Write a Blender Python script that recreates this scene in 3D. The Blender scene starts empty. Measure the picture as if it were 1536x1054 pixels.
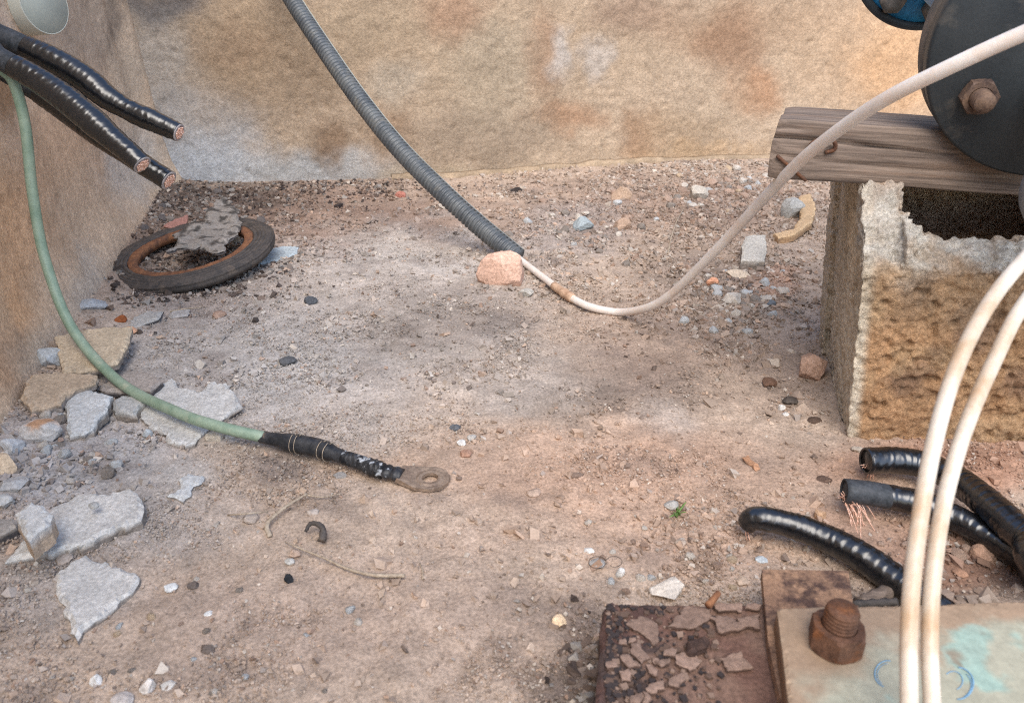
import bpy, bmesh, math, random
import numpy as np
from mathutils import Vector, Matrix, geometry

# ------------------------------------------------------------------ camera
PITCH, HC, FPX = math.radians(25.0), 0.33, 1150.0
scene = bpy.context.scene
COL = scene.collection
CF = np.array([0, math.cos(PITCH), -math.sin(PITCH)])
CR = np.array([1.0, 0, 0])
CU = np.array([0, math.sin(PITCH), math.cos(PITCH)])
CC = np.array([0, 0, HC])
cam_d = bpy.data.cameras.new('camera')
cam = bpy.data.objects.new('camera', cam_d)
COL.objects.link(cam)
cam.matrix_world = Matrix(((CR[0], CU[0], -CF[0], 0), (CR[1], CU[1], -CF[1], 0), (CR[2], CU[2], -CF[2], HC), (0, 0, 0, 1)))
cam_d.sensor_fit = 'HORIZONTAL'
cam_d.sensor_width = 36
cam_d.lens = 36 * FPX / 1536
cam_d.clip_start, cam_d.clip_end = 0.02, 300
cam_d.dof.use_dof = True
cam_d.dof.focus_distance = 0.80
cam_d.dof.aperture_fstop = 15
scene.camera = cam

# ------------------------------------------------------------------ light
SUN_EL, SUN_AZ = math.radians(52), math.radians(-178)      # azimuth from +Y, to the left
world = bpy.data.worlds.new('World')
scene.world = world
world.use_nodes = True
wn = world.node_tree.nodes
sky = wn.new('ShaderNodeTexSky')
sky.sky_type = 'NISHITA'
sky.sun_disc = False
sky.sun_elevation = SUN_EL
sky.sun_rotation = SUN_AZ
sky.air_density, sky.dust_density, sky.ozone_density = 1.0, 1.0, 1.2
wn['Background'].inputs[1].default_value = 0.15
world.node_tree.links.new(sky.outputs[0], wn['Background'].inputs[0])
sun_d = bpy.data.lights.new('sun', 'SUN')
sun_d.energy, sun_d.angle, sun_d.color = 1.8, math.radians(50), (1.0, 0.93, 0.82)
sun = bpy.data.objects.new('sun', sun_d)
COL.objects.link(sun)
sd = Vector((math.sin(SUN_AZ) * math.cos(SUN_EL), math.cos(SUN_AZ) * math.cos(SUN_EL), math.sin(SUN_EL)))
sun.rotation_euler = sd.to_track_quat('Z', 'Y').to_euler()
sun.location = sd * 5
vs = scene.view_settings
vs.view_transform, vs.look, vs.gamma, vs.exposure = 'Standard', 'None', 1.0, 1.16
vs.use_curve_mapping = False
scene.cycles.use_denoising = False
scene.cycles.filter_width = 1.1
scene.cycles.max_bounces = 6

# ------------------------------------------------------------------ noise
def _h(ix, iy, iz, seed):
    n = (ix.astype(np.uint32) * np.uint32(374761393) + iy.astype(np.uint32) * np.uint32(668265263)
         + iz.astype(np.uint32) * np.uint32(2246822519) + np.uint32((seed * 3266489917 + 12345) & 0xffffffff))
    n = (n ^ (n >> np.uint32(13))) * np.uint32(1274126177)
    n = (n ^ (n >> np.uint32(16))) * np.uint32(2246822519)
    return ((n ^ (n >> np.uint32(15))) & np.uint32(0xffffff)).astype(np.float64) / 0xffffff

def noise(p, seed=0):
    p = np.asarray(p, float)
    i = np.floor(p).astype(np.int64)
    f = p - i
    f = f * f * (3 - 2 * f)
    i = (i + 100000).astype(np.int64)
    r = 0
    for a in (0, 1):
        wa = f[:, 0] if a else 1 - f[:, 0]
        for b in (0, 1):
            wb = f[:, 1] if b else 1 - f[:, 1]
            for c in (0, 1):
                wc = f[:, 2] if c else 1 - f[:, 2]
                r = r + wa * wb * wc * _h(i[:, 0] + a, i[:, 1] + b, i[:, 2] + c, seed)
    return r * 2 - 1

def fbm(p, size, octs=3, seed=0, gain=0.5):
    p = np.asarray(p, float) / size
    r, a, t = 0, 1.0, 0
    for o in range(octs):
        r = r + a * noise(p * (2.03 ** o) + 17.3 * o, seed + o * 7)
        t += a
        a *= gain
    return r / t

def worley(p, size, seed=0):
    p = np.asarray(p, float) / size
    i = np.floor(p).astype(np.int64)
    d1 = np.full(len(p), 9.0)
    for a in (-1, 0, 1):
        for b in (-1, 0, 1):
            for c in (-1, 0, 1):
                j = i + (a, b, c)
                k = j + 100000
                q = np.stack([j[:, m] + _h(k[:, 0], k[:, 1], k[:, 2], seed + 11 * m) for m in range(3)], 1)
                d1 = np.minimum(d1, ((q - p) ** 2).sum(1))
    return np.sqrt(d1)

def sstep(a, b, x):
    t = np.clip((x - a) / (b - a), 0, 1)
    return t * t * (3 - 2 * t)

def lin(*c):
    return tuple((v / 255 / 12.92) if v / 255 <= .04045 else ((v / 255 + .055) / 1.055) ** 2.4 for v in c)

# ------------------------------------------------------------------ picture <-> place
def ray(x, y):
    return CF + CR * (x - 768) / FPX - CU * (y - 527) / FPX

def at(x, y, depth):
    return CC + ray(x, y) * depth

def on_z(x, y, z):
    d = ray(x, y)
    return CC + d * ((z - HC) / d[2])

def project(V):
    d = V - CC
    z = d @ CF
    return 768 + FPX * (d @ CR) / z, 527 - FPX * (d @ CU) / z, z

# ground height: low undulation, a gravel bank at the foot of the back wall, rubble banked up on the left wall
WA, WB, WL = on_z(240, 290, 0), on_z(1150, 245, 0), on_z(0, 620, 0)
BU = (WB - WA) / np.linalg.norm(WB - WA)            # along the back wall
BN = np.array([BU[1], -BU[0], 0])                   # out of the back wall
LU = (WL - WA) / np.linalg.norm(WL - WA)            # along the left wall, towards the camera
LN = np.array([-LU[1], LU[0], 0])                   # out of the left wall
if LN @ (WB - WA) < 0:
    LN = -LN

def gz(x, y):
    x = np.atleast_1d(np.asarray(x, float))
    y = np.atleast_1d(np.asarray(y, float))
    p = np.stack([x, y, np.zeros_like(x)], 1)
    h = 0.006 * fbm(p, 0.22, 2, 3) + 0.002 * fbm(p, 0.05, 2, 5)
    db = (p - WA) @ BN
    sb = (p - WA) @ BU
    h = h + 0.014 * np.exp(-(db / 0.10) ** 2) * (0.35 + 0.65 * sstep(0.45, 0.9, sb))
    dl = (p - WA) @ LN
    h = h + 0.012 * np.exp(-(dl / 0.07) ** 2)
    h = h + 0.010 * np.exp(-((sb - 0.12) / 0.2) ** 2 - (db / 0.10) ** 2)
    fade = 1 - sstep(2.5, 6, np.hypot(x, y - 0.8))
    return h * fade

def G(x, y, up=0.0):
    z = 0.0
    for _ in range(4):
        q = on_z(x, y, z + up)
        z = float(gz(q[0], q[1])[0])
    q[2] = z + up
    return q

# ------------------------------------------------------------------ objects
def origin(o):
    v = np.zeros(3)
    while o is not None:
        v += np.array(o.location)
        o = o.parent
    return v

def tag(o, label, cat, group=None):
    o['label'], o['category'] = label, cat
    if group:
        o['group'] = group
    return o

def thing(name, label, cat, loc, group=None):
    o = bpy.data.objects.new(name, None)
    COL.objects.link(o)
    o.empty_display_size = 0.02
    o.location = Vector(loc)
    return tag(o, label, cat, group)

def mk(name, V, F, mat, parent=None, col=None, smooth=True, base=None):
    V = np.asarray(V, float)
    if parent is None:
        if base is None:
            base = np.array([(V[:, 0].min() + V[:, 0].max()) / 2, (V[:, 1].min() + V[:, 1].max()) / 2, V[:, 2].min()])
        W = V - base
    else:
        W = V - origin(parent)
    me = bpy.data.meshes.new(name)
    Fs = F if isinstance(F, list) and len(F) and isinstance(F[0], np.ndarray) and F[0].ndim == 2 else [np.asarray(F)]
    nl = sum(f.size for f in Fs)
    npol = sum(len(f) for f in Fs)
    me.vertices.add(len(W))
    me.vertices.foreach_set('co', W.astype(np.float32).ravel())
    me.loops.add(nl)
    me.loops.foreach_set('vertex_index', np.concatenate([f.ravel() for f in Fs]).astype(np.int32))
    me.polygons.add(npol)
    tot = np.concatenate([np.full(len(f), f.shape[1]) for f in Fs])
    me.polygons.foreach_set('loop_start', np.concatenate([[0], np.cumsum(tot)[:-1]]).astype(np.int32))
    me.polygons.foreach_set('use_smooth', np.full(npol, bool(smooth)))
    me.update(calc_edges=True)
    me.validate()
    if col is not None:
        col = np.asarray(col, float)
        if col.ndim == 1:
            col = np.tile(col, (len(V), 1))
        ca = me.color_attributes.new('Col', 'FLOAT_COLOR', 'POINT')
        ca.data.foreach_set('color', np.concatenate([np.clip(col, 0, 1), np.ones((len(V), 1))], 1).astype(np.float32).ravel())
    if mat:
        me.materials.append(mat)
    o = bpy.data.objects.new(name, me)
    COL.objects.link(o)
    if parent is None:
        o.location = Vector(base)
    else:
        o.parent = parent
    return o

# ------------------------------------------------------------------ materials
def M(name, c1=None, c2=None, scale=60, rough=0.9, bump=0.3, bscale=300, bdist=0.001, attr=False, lo=0.7, hi=1.25,
      fscale=500, metallic=0.0, spec=0.3, stretch=(1, 1, 1), c3=None, c3scale=25, c3at=(0.5, 0.62), voro=False, trans=0.0, sss=0.0, rvar=0.0):
    m = bpy.data.materials.new(name)
    m.use_nodes = True
    nt = m.node_tree
    N, L = nt.nodes, nt.links
    b = N['Principled BSDF']
    b.inputs['Roughness'].default_value = rough
    b.inputs['Metallic'].default_value = metallic
    b.inputs['Specular IOR Level'].default_value = spec
    tc = N.new('ShaderNodeTexCoord')
    mp = N.new('ShaderNodeMapping')
    mp.inputs['Scale'].default_value = stretch
    L.new(tc.outputs['Object'], mp.inputs[0])
    def nz(s, det=4, rgh=0.6):
        n = N.new('ShaderNodeTexNoise')
        n.inputs['Scale'].default_value = s
        n.inputs['Detail'].default_value = det
        n.inputs['Roughness'].default_value = rgh
        L.new(mp.outputs[0], n.inputs['Vector'])
        return n.outputs['Fac']
    def mix(fac, a, b_, mode='MIX'):
        x = N.new('ShaderNodeMix')
        x.data_type = 'RGBA'
        x.blend_type = mode
        for k, s in ((0, fac), (6, a), (7, b_)):
            if hasattr(s, 'node'):
                L.new(s, x.inputs[k])
            else:
                x.inputs[k].default_value = s if k == 0 else (*s[:3], 1)
        return x.outputs[2]
    def rng(v, a, b_, c, d):
        x = N.new('ShaderNodeMapRange')
        L.new(v, x.inputs[0])
        for k, s in enumerate((a, b_, c, d)):
            x.inputs[k + 1].default_value = s
        return x.outputs[0]
    if attr:
        a = N.new('ShaderNodeAttribute')
        a.attribute_name = 'Col'
        col = a.outputs['Color']
    else:
        col = mix(rng(nz(scale), 0.36, 0.64, 0, 1), c1, c2 or c1)
    if c3:
        col = mix(rng(nz(c3scale, 6, 0.65), c3at[0], c3at[1], 0, 1), col, c3)
    v = rng(nz(fscale, 3, 0.7), 0.3, 0.7, lo, hi)
    cv = N.new('ShaderNodeCombineColor')
    for k in range(3):
        L.new(v, cv.inputs[k])
    col = mix(1.0, col, cv.outputs[0], 'MULTIPLY')
    L.new(col, b.inputs['Base Color'])
    if rvar:
        L.new(rng(nz(scale * 1.7), 0.3, 0.7, max(rough - rvar, 0.03), min(rough + rvar, 1)), b.inputs['Roughness'])
    if sss:
        b.inputs['Subsurface Weight'].default_value = sss
        b.inputs['Subsurface Scale'].default_value = 0.004
        b.inputs['Subsurface Radius'].default_value = (1, 0.8, 0.6)
    if bump:
        bp = N.new('ShaderNodeBump')
        bp.inputs['Strength'].default_value = bump
        bp.inputs['Distance'].default_value = bdist
        if voro:
            vn = N.new('ShaderNodeTexVoronoi')
            vn.inputs['Scale'].default_value = bscale
            L.new(mp.outputs[0], vn.inputs['Vector'])
            L.new(vn.outputs['Distance'], bp.inputs['Height'])
        else:
            L.new(nz(bscale, 5, 0.7), bp.inputs['Height'])
        L.new(bp.outputs[0], b.inputs['Normal'])
    return m

m_ground = M('dry_soil', attr=True, lo=0.62, hi=1.3, fscale=420, bump=0.7, bscale=380, bdist=0.0015, rough=0.97, spec=0.1)
m_grain = M('soil_grain', attr=True, lo=0.85, hi=1.12, fscale=500, bump=0.3, bscale=600, bdist=0.0006, rough=0.95, spec=0.15)
m_stone = M('weathered_stone', attr=True, lo=0.68, hi=1.24, fscale=330, bump=0.8, bscale=420, bdist=0.0012, rough=0.93, spec=0.2)
m_render = M('old_cement_render', attr=True, lo=0.74, hi=1.24, fscale=240, bump=0.7, bscale=260, bdist=0.0025, rough=0.95, spec=0.15)
m_block = M('porous_concrete', attr=True, lo=0.62, hi=1.3, fscale=420, bump=1.0, bscale=520, bdist=0.0025, rough=0.95, spec=0.15)
m_tape = M('black_vinyl_tape', lin(12, 13, 15), lin(20, 20, 23), scale=90, rough=0.28, bump=0.05, bscale=160, bdist=0.001, spec=1.0, rvar=0.05, lo=0.85, hi=1.1)
m_jacket = M('grey_black_jacket', lin(44, 48, 52), lin(66, 68, 72), scale=120, rough=0.6, bump=0.1, bscale=300, spec=0.4)
m_copper = M('bare_copper', lin(226, 168, 140), lin(240, 206, 186), scale=500, rough=0.45, metallic=0.3, bump=0.1, bscale=500)
m_sheath = M('pale_core_sheath', lin(170, 160, 155), lin(140, 130, 128), rough=0.6, bump=0.1)
m_green = M('green_insulation', lin(118, 138, 118), lin(142, 158, 138), scale=55, rough=0.5, bump=0.1, bscale=400, spec=0.4, c3=lin(170, 172, 150), c3scale=45, c3at=(0.58, 0.75), lo=0.85, hi=1.1)
m_sleeve = M('black_heatshrink', lin(32, 34, 38), lin(58, 58, 60), scale=110, rough=0.45, bump=0.4, bscale=180, bdist=0.0012, c3=lin(120, 105, 92), c3scale=60, c3at=(0.6, 0.72))
m_oldtape = M('peeling_tape', lin(26, 27, 30), lin(60, 60, 62), scale=150, rough=0.4, bump=0.5, bscale=220, c3=lin(165, 168, 172), c3scale=120, c3at=(0.56, 0.62))
m_lug = M('dull_tinned_lug', lin(158, 138, 120), lin(126, 108, 94), scale=130, rough=0.62, metallic=0.35, bump=0.3, bscale=350, bdist=0.0006)
m_rust = M('orange_rust', lin(142, 98, 68), lin(116, 78, 56), scale=160, rough=0.9, bump=0.5, bscale=400, bdist=0.0008, c3=lin(96, 68, 54), c3scale=70)
m_rustnut = M('rusted_steel', lin(116, 84, 66), lin(86, 62, 50), scale=140, rough=0.75, metallic=0.25, bump=0.5, bscale=320, bdist=0.0007, c3=lin(136, 86, 52), c3scale=70, c3at=(0.55, 0.75))
m_rustplate = M('rust_brown_plate', lin(134, 104, 84), lin(168, 132, 104), scale=45, rough=0.9, bump=0.9, bscale=220, bdist=0.0014, c3=lin(84, 64, 56), c3scale=70, c3at=(0.48, 0.62), lo=0.65, hi=1.25, fscale=420)
m_rubber = M('old_rubber', lin(66, 62, 60), lin(88, 80, 74), scale=90, rough=0.75, bump=0.3, bscale=300, c3=lin(112, 98, 86), c3scale=50, c3at=(0.56, 0.75))
m_conduit = M('grey_corrugated_plastic', lin(78, 82, 86), lin(104, 106, 106), scale=40, rough=0.42, bump=0.1, bscale=300, spec=0.5, c3=lin(128, 122, 110), c3scale=30, c3at=(0.58, 0.75))
m_hose = M('milky_plastic_tube', lin(208, 196, 186), lin(222, 213, 204), scale=30, rough=0.4, bump=0.05, bscale=300, spec=0.45, sss=0.25, c3=lin(208, 182, 160), c3scale=14, c3at=(0.55, 0.78), lo=0.94, hi=1.04)
m_hosedirty = M('stained_plastic_tube', lin(212, 202, 188), lin(186, 160, 130), scale=22, stretch=(1, 1, 0.35), rough=0.42, bump=0.08, bscale=200, spec=0.45, sss=0.2, c3=lin(176, 136, 98), c3scale=11, c3at=(0.48, 0.66), lo=0.9, hi=1.05)
m_joint = M('orange_brown_joint', lin(190, 160, 134), lin(170, 136, 110), scale=90, rough=0.6, bump=0.3)
m_wood = M('weathered_timber', lin(106, 92, 82), lin(144, 126, 112), scale=190, stretch=(0.04, 1, 1), rough=0.88, bump=0.7, bscale=420, bdist=0.001, c3=lin(134, 102, 78), c3scale=60, c3at=(0.52, 0.78), fscale=520, lo=0.6, hi=1.15)
m_bolt = M('grime_brown_bolt', lin(96, 78, 68), lin(122, 98, 80), scale=120, rough=0.7, metallic=0.2, bump=0.4, bscale=320, bdist=0.0007, c3=lin(72, 58, 54), c3scale=60)
m_flange = M('dark_coated_steel', lin(42, 47, 50), lin(54, 58, 60), scale=22, rough=0.5, bump=0.15, bscale=300, spec=0.4, c3=lin(98, 92, 84), c3scale=34, c3at=(0.58, 0.8), lo=0.85, hi=1.12)
m_flangerim = M('worn_flange_rim', lin(86, 82, 76), lin(116, 104, 92), scale=50, rough=0.7, bump=0.3)
m_blue = M('blue_pipe_paint', lin(48, 134, 184), lin(40, 112, 160), scale=30, rough=0.45, bump=0.1, spec=0.4, c3=lin(70, 78, 82), c3scale=40, c3at=(0.62, 0.7))
m_paleblue = M('pale_blue_paint', lin(120, 160, 180), lin(100, 140, 162), scale=30, rough=0.5, bump=0.1)
m_greypaint = M('grey_paint', lin(110, 114, 118), lin(128, 130, 132), scale=30, rough=0.5, bump=0.1)
m_pvc = M('grey_green_pvc', lin(150, 154, 144), lin(166, 168, 156), scale=20, rough=0.5, bump=0.05, lo=0.95, hi=1.04)
m_pvcrim = M('cut_pvc_rim', lin(188, 186, 172), rough=0.5, bump=0.05, lo=0.95, hi=1.04)
m_plate = M('worn_green_paint', attr=True, lo=0.82, hi=1.12, fscale=260, rough=0.6, bump=0.3, bscale=220, bdist=0.0006)
m_bluemark = M('blue_marker', lin(104, 146, 176), lin(124, 158, 178), rough=0.6, bump=0)
m_base = M('dirt_crusted_steel', attr=True, lo=0.65, hi=1.25, fscale=400, bump=0.6, bscale=340, bdist=0.0015, rough=0.9, spec=0.2)
m_straw = M('dry_straw', lin(176, 160, 140), lin(148, 132, 114), scale=200, rough=0.85, bump=0.3)
m_leafgreen = M('fresh_green_leaf', lin(92, 124, 62), lin(116, 142, 80), scale=100, rough=0.6, bump=0)
m_wire = M('thin_dark_wire', lin(60, 55, 50), rough=0.6, bump=0)

rng = np.random.default_rng(11)
random.seed(5)

# ------------------------------------------------------------------ colour patches (in the place, from picture positions)
def blobs(V, base, lst, warp=24, seed=0, dust=0.92):
    px, py, _ = project(V)
    p3 = V
    wx = fbm(p3, 0.06, 4, seed + 1, 0.6) * warp * 1.6
    wy = fbm(p3, 0.06, 4, seed + 9, 0.6) * warp * 1.6
    C = np.tile(np.array(base, float), (len(V), 1))
    for k, (x, y, rx, ry, c, s) in enumerate(lst):
        d = np.sqrt(((px + wx - x) / rx) ** 2 + ((py + wy - y) / ry) ** 2)
        w = (s * (1 - sstep(0.3, 1.3, d)))[:, None]
        C = C * (1 - w) + np.array(c) * w
    g_ = C.mean(1, keepdims=True)
    return g_ + (C - g_) * dust

TAN, RED, GREY, DARK, PALE = lin(177, 155, 135), lin(175, 146, 122), lin(162, 158, 154), lin(112, 101, 95), lin(186, 180, 173)
CHAR = lin(72, 62, 58)
GROUND_BLOBS = [
    (470, 330, 330, 60, lin(148, 120, 104), .7), (330, 300, 140, 40, CHAR, .75), (230, 380, 90, 60, lin(110, 94, 84), .7), (330, 440, 120, 40, lin(150, 128, 112), .6),
    (560, 440, 280, 100, PALE, .5), (640, 370, 190, 45, PALE, .45), (690, 480, 150, 60, lin(118, 106, 97), .55), (560, 520, 150, 55, lin(120, 109, 100), .6), (860, 580, 170, 65, lin(122, 108, 97), .55), (980, 590, 120, 50, lin(124, 108, 98), .6), (760, 500, 60, 30, lin(120, 108, 100), .6),
    (330, 560, 240, 120, GREY, .75), (480, 590, 200, 100, PALE, .45), (740, 560, 160, 70, PALE, .3), (110, 690, 170, 100, lin(168, 165, 164), .8), (200, 760, 160, 90, GREY, .55), (80, 880, 120, 80, GREY, .5),
    (420, 690, 60, 30, lin(116, 104, 98), .6), (600, 700, 160, 30, RED, .5), (880, 690, 260, 70, lin(184, 152, 128), .65), (1000, 730, 300, 90, lin(178, 142, 116), .55),
    (1000, 520, 160, 70, lin(134, 112, 98), .55), (1100, 420, 160, 60, lin(120, 104, 94), .6), (1150, 420, 60, 20, lin(176, 136, 112), .6), (980, 310, 260, 60, lin(138, 112, 96), .6), (860, 350, 110, 60, lin(150, 142, 138), .5),
    (1180, 560, 90, 60, lin(140, 122, 110), .5), (1420, 690, 200, 50, lin(172, 126, 98), .8), (1440, 850, 150, 60, lin(122, 84, 64), .8), (1050, 830, 200, 60, lin(170, 138, 116), .5), (1330, 790, 160, 60, lin(160, 122, 98), .6),
    (860, 1020, 90, 70, lin(96, 84, 78), .8), (880, 960, 40, 70, lin(110, 94, 86), .6), (640, 930, 260, 110, lin(166, 142, 124), .5), (350, 950, 200, 100, lin(170, 147, 130), .5),
    (290, 720, 60, 30, PALE, .6), (740, 800, 120, 40, lin(184, 156, 134), .4), (1010, 640, 60, 30, PALE, .3),
]

def ground_colour(V):
    C = blobs(V, TAN, GROUND_BLOBS, 26, 40, 0.88)
    n = fbm(V, 0.03, 3, 77)[:, None]
    m = fbm(V, 0.009, 3, 78)[:, None]
    C = C * (1 + 0.20 * n + 0.22 * m)
    s = sstep(0.25, 0.55, fbm(V, 0.05, 4, 90))[:, None] * 0.35
    C = C * (1 - s) + np.array(lin(120, 106, 98)) * s
    return C

# ------------------------------------------------------------------ ground sheet
def axis(a, b, step, far):
    mid = np.arange(a, b + step, step)
    k, d, lo, hi = step, 0, [], []
    x = mid[0]
    while x > -far:
        k *= 1.5
        x -= k
        lo.append(x)
    x, k = mid[-1], step
    while x < far:
        k *= 1.5
        x += k
        hi.append(x)
    return np.concatenate([lo[::-1], mid, hi])

gx, gy = axis(-0.72, 0.95, 0.0031, 60), axis(0.22, 1.62, 0.0031, 60)
X, Y = np.meshgrid(gx, gy)
X, Y = X.ravel(), Y.ravel()
near = 1 - sstep(1.5, 2.5, np.hypot(X, Y - 0.8))
p0 = np.stack([X, Y, 0 * X], 1)
Z = gz(X, Y)
Z = Z + near * (0.0016 * fbm(p0, 0.020, 2, 31) + 0.0016 * fbm(p0, 0.0075, 2, 33) + 0.0008 * (0.5 - worley(p0, 0.010, 35)))
V = np.stack([X, Y, Z], 1)
n1, n2 = len(gx), len(gy)
idx = np.arange(n1 * n2).reshape(n2, n1)
Q = np.stack([idx[:-1, :-1], idx[:-1, 1:], idx[1:, 1:], idx[1:, :-1]], -1).reshape(-1, 4)
inn = near > 0
GC = np.tile(np.array(TAN), (len(V), 1))
GC[inn] = ground_colour(V[inn])
g = mk('ground', V, Q, m_ground, col=GC, base=np.zeros(3))
g['kind'] = 'structure'

# ------------------------------------------------------------------ walls
def wall(name, label, P0, U, Nn, s_lin, t_lin, lean, colour, seed, thick=0.18, amp=1.0, shape=None):
    S, T = np.meshgrid(s_lin, t_lin)
    s, t = S.ravel(), T.ravel()
    q = np.stack([s, t, np.full_like(s, seed)], 1)
    d = amp * (0.005 * fbm(q, 0.22, 2, seed) + 0.0010 * fbm(q, 0.035, 3, seed + 3) + 0.0016 * fbm(q, 0.008, 2, seed + 5) - 0.0022 * sstep(0.42, 0.6, fbm(q, 0.016, 2, seed + 8)))
    if shape is not None:
        d = d + shape(s, t)
    Vw = P0 + np.outer(s, U) + np.outer(t, [0, 0, 1]) + np.outer(d - lean * t, Nn)
    n1, n2 = len(s_lin), len(t_lin)
    idx = np.arange(n1 * n2).reshape(n2, n1)
    Qw = np.stack([idx[:-1, :-1], idx[:-1, 1:], idx[1:, 1:], idx[1:, :-1]], -1).reshape(-1, 4)
    if np.dot(np.cross(U, [0, 0, 1]), Nn) < 0:
        Qw = Qw[:, ::-1]
    ring = np.concatenate([idx[0, :], idx[1:, -1], idx[-1, -2::-1], idx[-2:0:-1, 0]])
    B = Vw[ring] - Nn * thick
    k = len(Vw)
    r2 = np.arange(len(ring)) + k
    Qs = np.stack([ring, np.roll(ring, -1), np.roll(r2, -1), r2], 1)
    if np.dot(np.cross(U, [0, 0, 1]), Nn) >= 0:
        Qs = Qs[:, ::-1]
    Va = np.concatenate([Vw, B])
    C = colour(Va)
    o = mk(name, Va, [Qw, Qs], m_render, col=C)
    return tag(o, label, 'wall')

OCH, WGREY, WBR = lin(182, 157, 129), lin(164, 158, 150), lin(132, 108, 84)
BACK_BLOBS = [
    (640, 60, 420, 120, lin(156, 130, 100), .5), (380, 60, 130, 80, lin(150, 126, 98), .5), (240, 5, 85, 36, lin(104, 98, 96), .9), (230, 110, 70, 110, lin(160, 152, 142), .7),
    (300, 180, 110, 60, lin(172, 168, 164), .6), (290, 245, 150, 56, lin(182, 183, 184), .95), (480, 260, 150, 44, lin(174, 172, 168), .9), (400, 120, 120, 80, lin(150, 124, 96), .5), (350, 70, 70, 40, lin(148, 118, 90), .4),
    (500, 210, 40, 40, lin(132, 102, 74), .75), (590, 200, 50, 50, lin(140, 110, 82), .7), (590, 130, 50, 40, lin(168, 154, 134), .6), (560, 40, 100, 60, lin(162, 140, 112), .5),
    (820, 90, 36, 70, lin(150, 106, 74), .75), (850, 180, 60, 24, lin(160, 118, 84), .7), (850, 80, 24, 50, lin(176, 168, 160), .7), (900, 90, 24, 36, lin(176, 166, 156), .6), (960, 20, 80, 40, lin(148, 118, 96), .6),
    (720, 210, 130, 60, lin(140, 122, 102), .7), (740, 100, 110, 100, lin(162, 146, 122), .6), (960, 210, 40, 50, lin(152, 112, 78), .7), (1090, 40, 120, 50, lin(158, 126, 96), .6), (1100, 70, 60, 70, lin(150, 112, 82), .7),
    (1130, 140, 50, 40, lin(172, 120, 78), .7), (1080, 170, 70, 60, lin(176, 152, 124), .6), (1020, 200, 80, 40, lin(166, 138, 106), .6), (1050, 235, 120, 20, lin(182, 148, 108), .7), (1240, 90, 90, 90, lin(182, 150, 116), .6), (1350, 90, 90, 110, lin(204, 158, 110), .8),  # last patch, by the flange: glow of reflected sun painted into the wall
    (700, 262, 200, 12, lin(176, 156, 128), .6), (1210, 20, 100, 40, lin(172, 140, 108), .5), (680, 10, 60, 50, lin(156, 112, 82), .5)]
LEFT_BLOBS = [
    (120, 30, 70, 110, lin(162, 146, 130), .7), (190, 120, 40, 90, lin(188, 170, 148), .6), (30, 20, 40, 60, lin(206, 178, 154), .6), (90, 220, 90, 110, lin(208, 166, 126), .75), (200, 250, 60, 70, lin(196, 186, 174), .7),
    (30, 350, 80, 110, lin(214, 164, 116), .75), (110, 330, 60, 90, lin(206, 172, 138), .6), (8, 135, 18, 50, lin(150, 108, 64), .8), (30, 460, 50, 60, lin(196, 146, 98), .7), (90, 430, 60, 60, lin(196, 170, 142), .6),
    (8, 540, 40, 60, lin(172, 128, 90), .7), (70, 520, 60, 50, lin(184, 166, 146), .7), (130, 430, 30, 60, lin(188, 172, 154), .6), (170, 30, 14, 60, lin(110, 98, 88), .6)]

def wall_colour(lst, base, seed):
    def f(Vw):
        C = blobs(Vw, base, lst, 20, seed, 0.84)
        return C * (1 + 0.16 * fbm(Vw, 0.04, 3, seed + 3)[:, None] + 0.20 * fbm(Vw, 0.008, 3, seed + 5)[:, None])
    return f

t_ax = np.concatenate([np.arange(-0.05, 0.42, 0.0042), np.linspace(0.43, 0.80, 14)])
s_back = np.concatenate([np.arange(-0.03, 1.75, 0.0042), np.linspace(1.77, 3.0, 20)])
s_left = np.concatenate([np.arange(-0.02, 0.95, 0.0042), np.linspace(0.97, 2.0, 20)])
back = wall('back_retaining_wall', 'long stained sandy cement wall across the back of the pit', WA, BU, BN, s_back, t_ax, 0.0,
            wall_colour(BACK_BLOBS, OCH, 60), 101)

def left_shape(s, t):
    # plaster rounded into the corner and kicked out at the foot
    return 0.05 * np.exp(-(s / 0.05) ** 2) * 0.6 + 0.02 * np.exp(-(t / 0.05) ** 2) + 0.008 * np.exp(-((s - 0.09) / 0.03) ** 2) * sstep(0.05, 0.2, t)

left = wall('side_retaining_wall', 'ochre cement wall running toward the viewer at the left edge', WA, LU, LN, s_left, t_ax, 0.07,
            wall_colour(LEFT_BLOBS, lin(210, 178, 144), 160), 131, shape=left_shape, amp=0.55)
# thin mortar ledge at the foot of the back wall
ss = np.arange(0.42, 1.6, 0.005)
prof = [(-0.004, 0.013), (0.004, 0.012), (0.009, 0.006), (0.011, -0.03), (-0.004, -0.03)]
base0 = WA + np.outer(ss, BU)
hh = gz(base0[:, 0], base0[:, 1])
q = np.stack([ss, 0 * ss, 0 * ss], 1)
lev = 0.007 * fbm(q, 0.06, 3, 8) - 0.003
Vf, k = [], len(prof)
for a, b in prof:
    w = 0.0025 * fbm(q + [0, a * 50, b * 30], 0.02, 3, 4)
    Vf.append(base0 + np.outer(a + w + 0.004, BN) + np.outer(hh + b + (lev if b > 0 else 0), [0, 0, 1]))
Vf = np.stack(Vf, 1).reshape(-1, 3)
ii = np.arange(len(ss) - 1)[:, None] * k
Qf = np.concatenate([np.stack([ii[:, 0] + j, ii[:, 0] + (j + 1) % k, ii[:, 0] + k + (j + 1) % k, ii[:, 0] + k + j], 1) for j in range(k)])
mk('mortar_ledge', Vf, Qf, m_render, parent=back, col=np.array(lin(158, 138, 115)) * (1 + 0.4 * fbm(Vf, 0.02, 3, 2)[:, None]))

# ------------------------------------------------------------------ shape helpers
def nrm(v):
    v = np.asarray(v, float)
    return v / np.linalg.norm(v)

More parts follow.
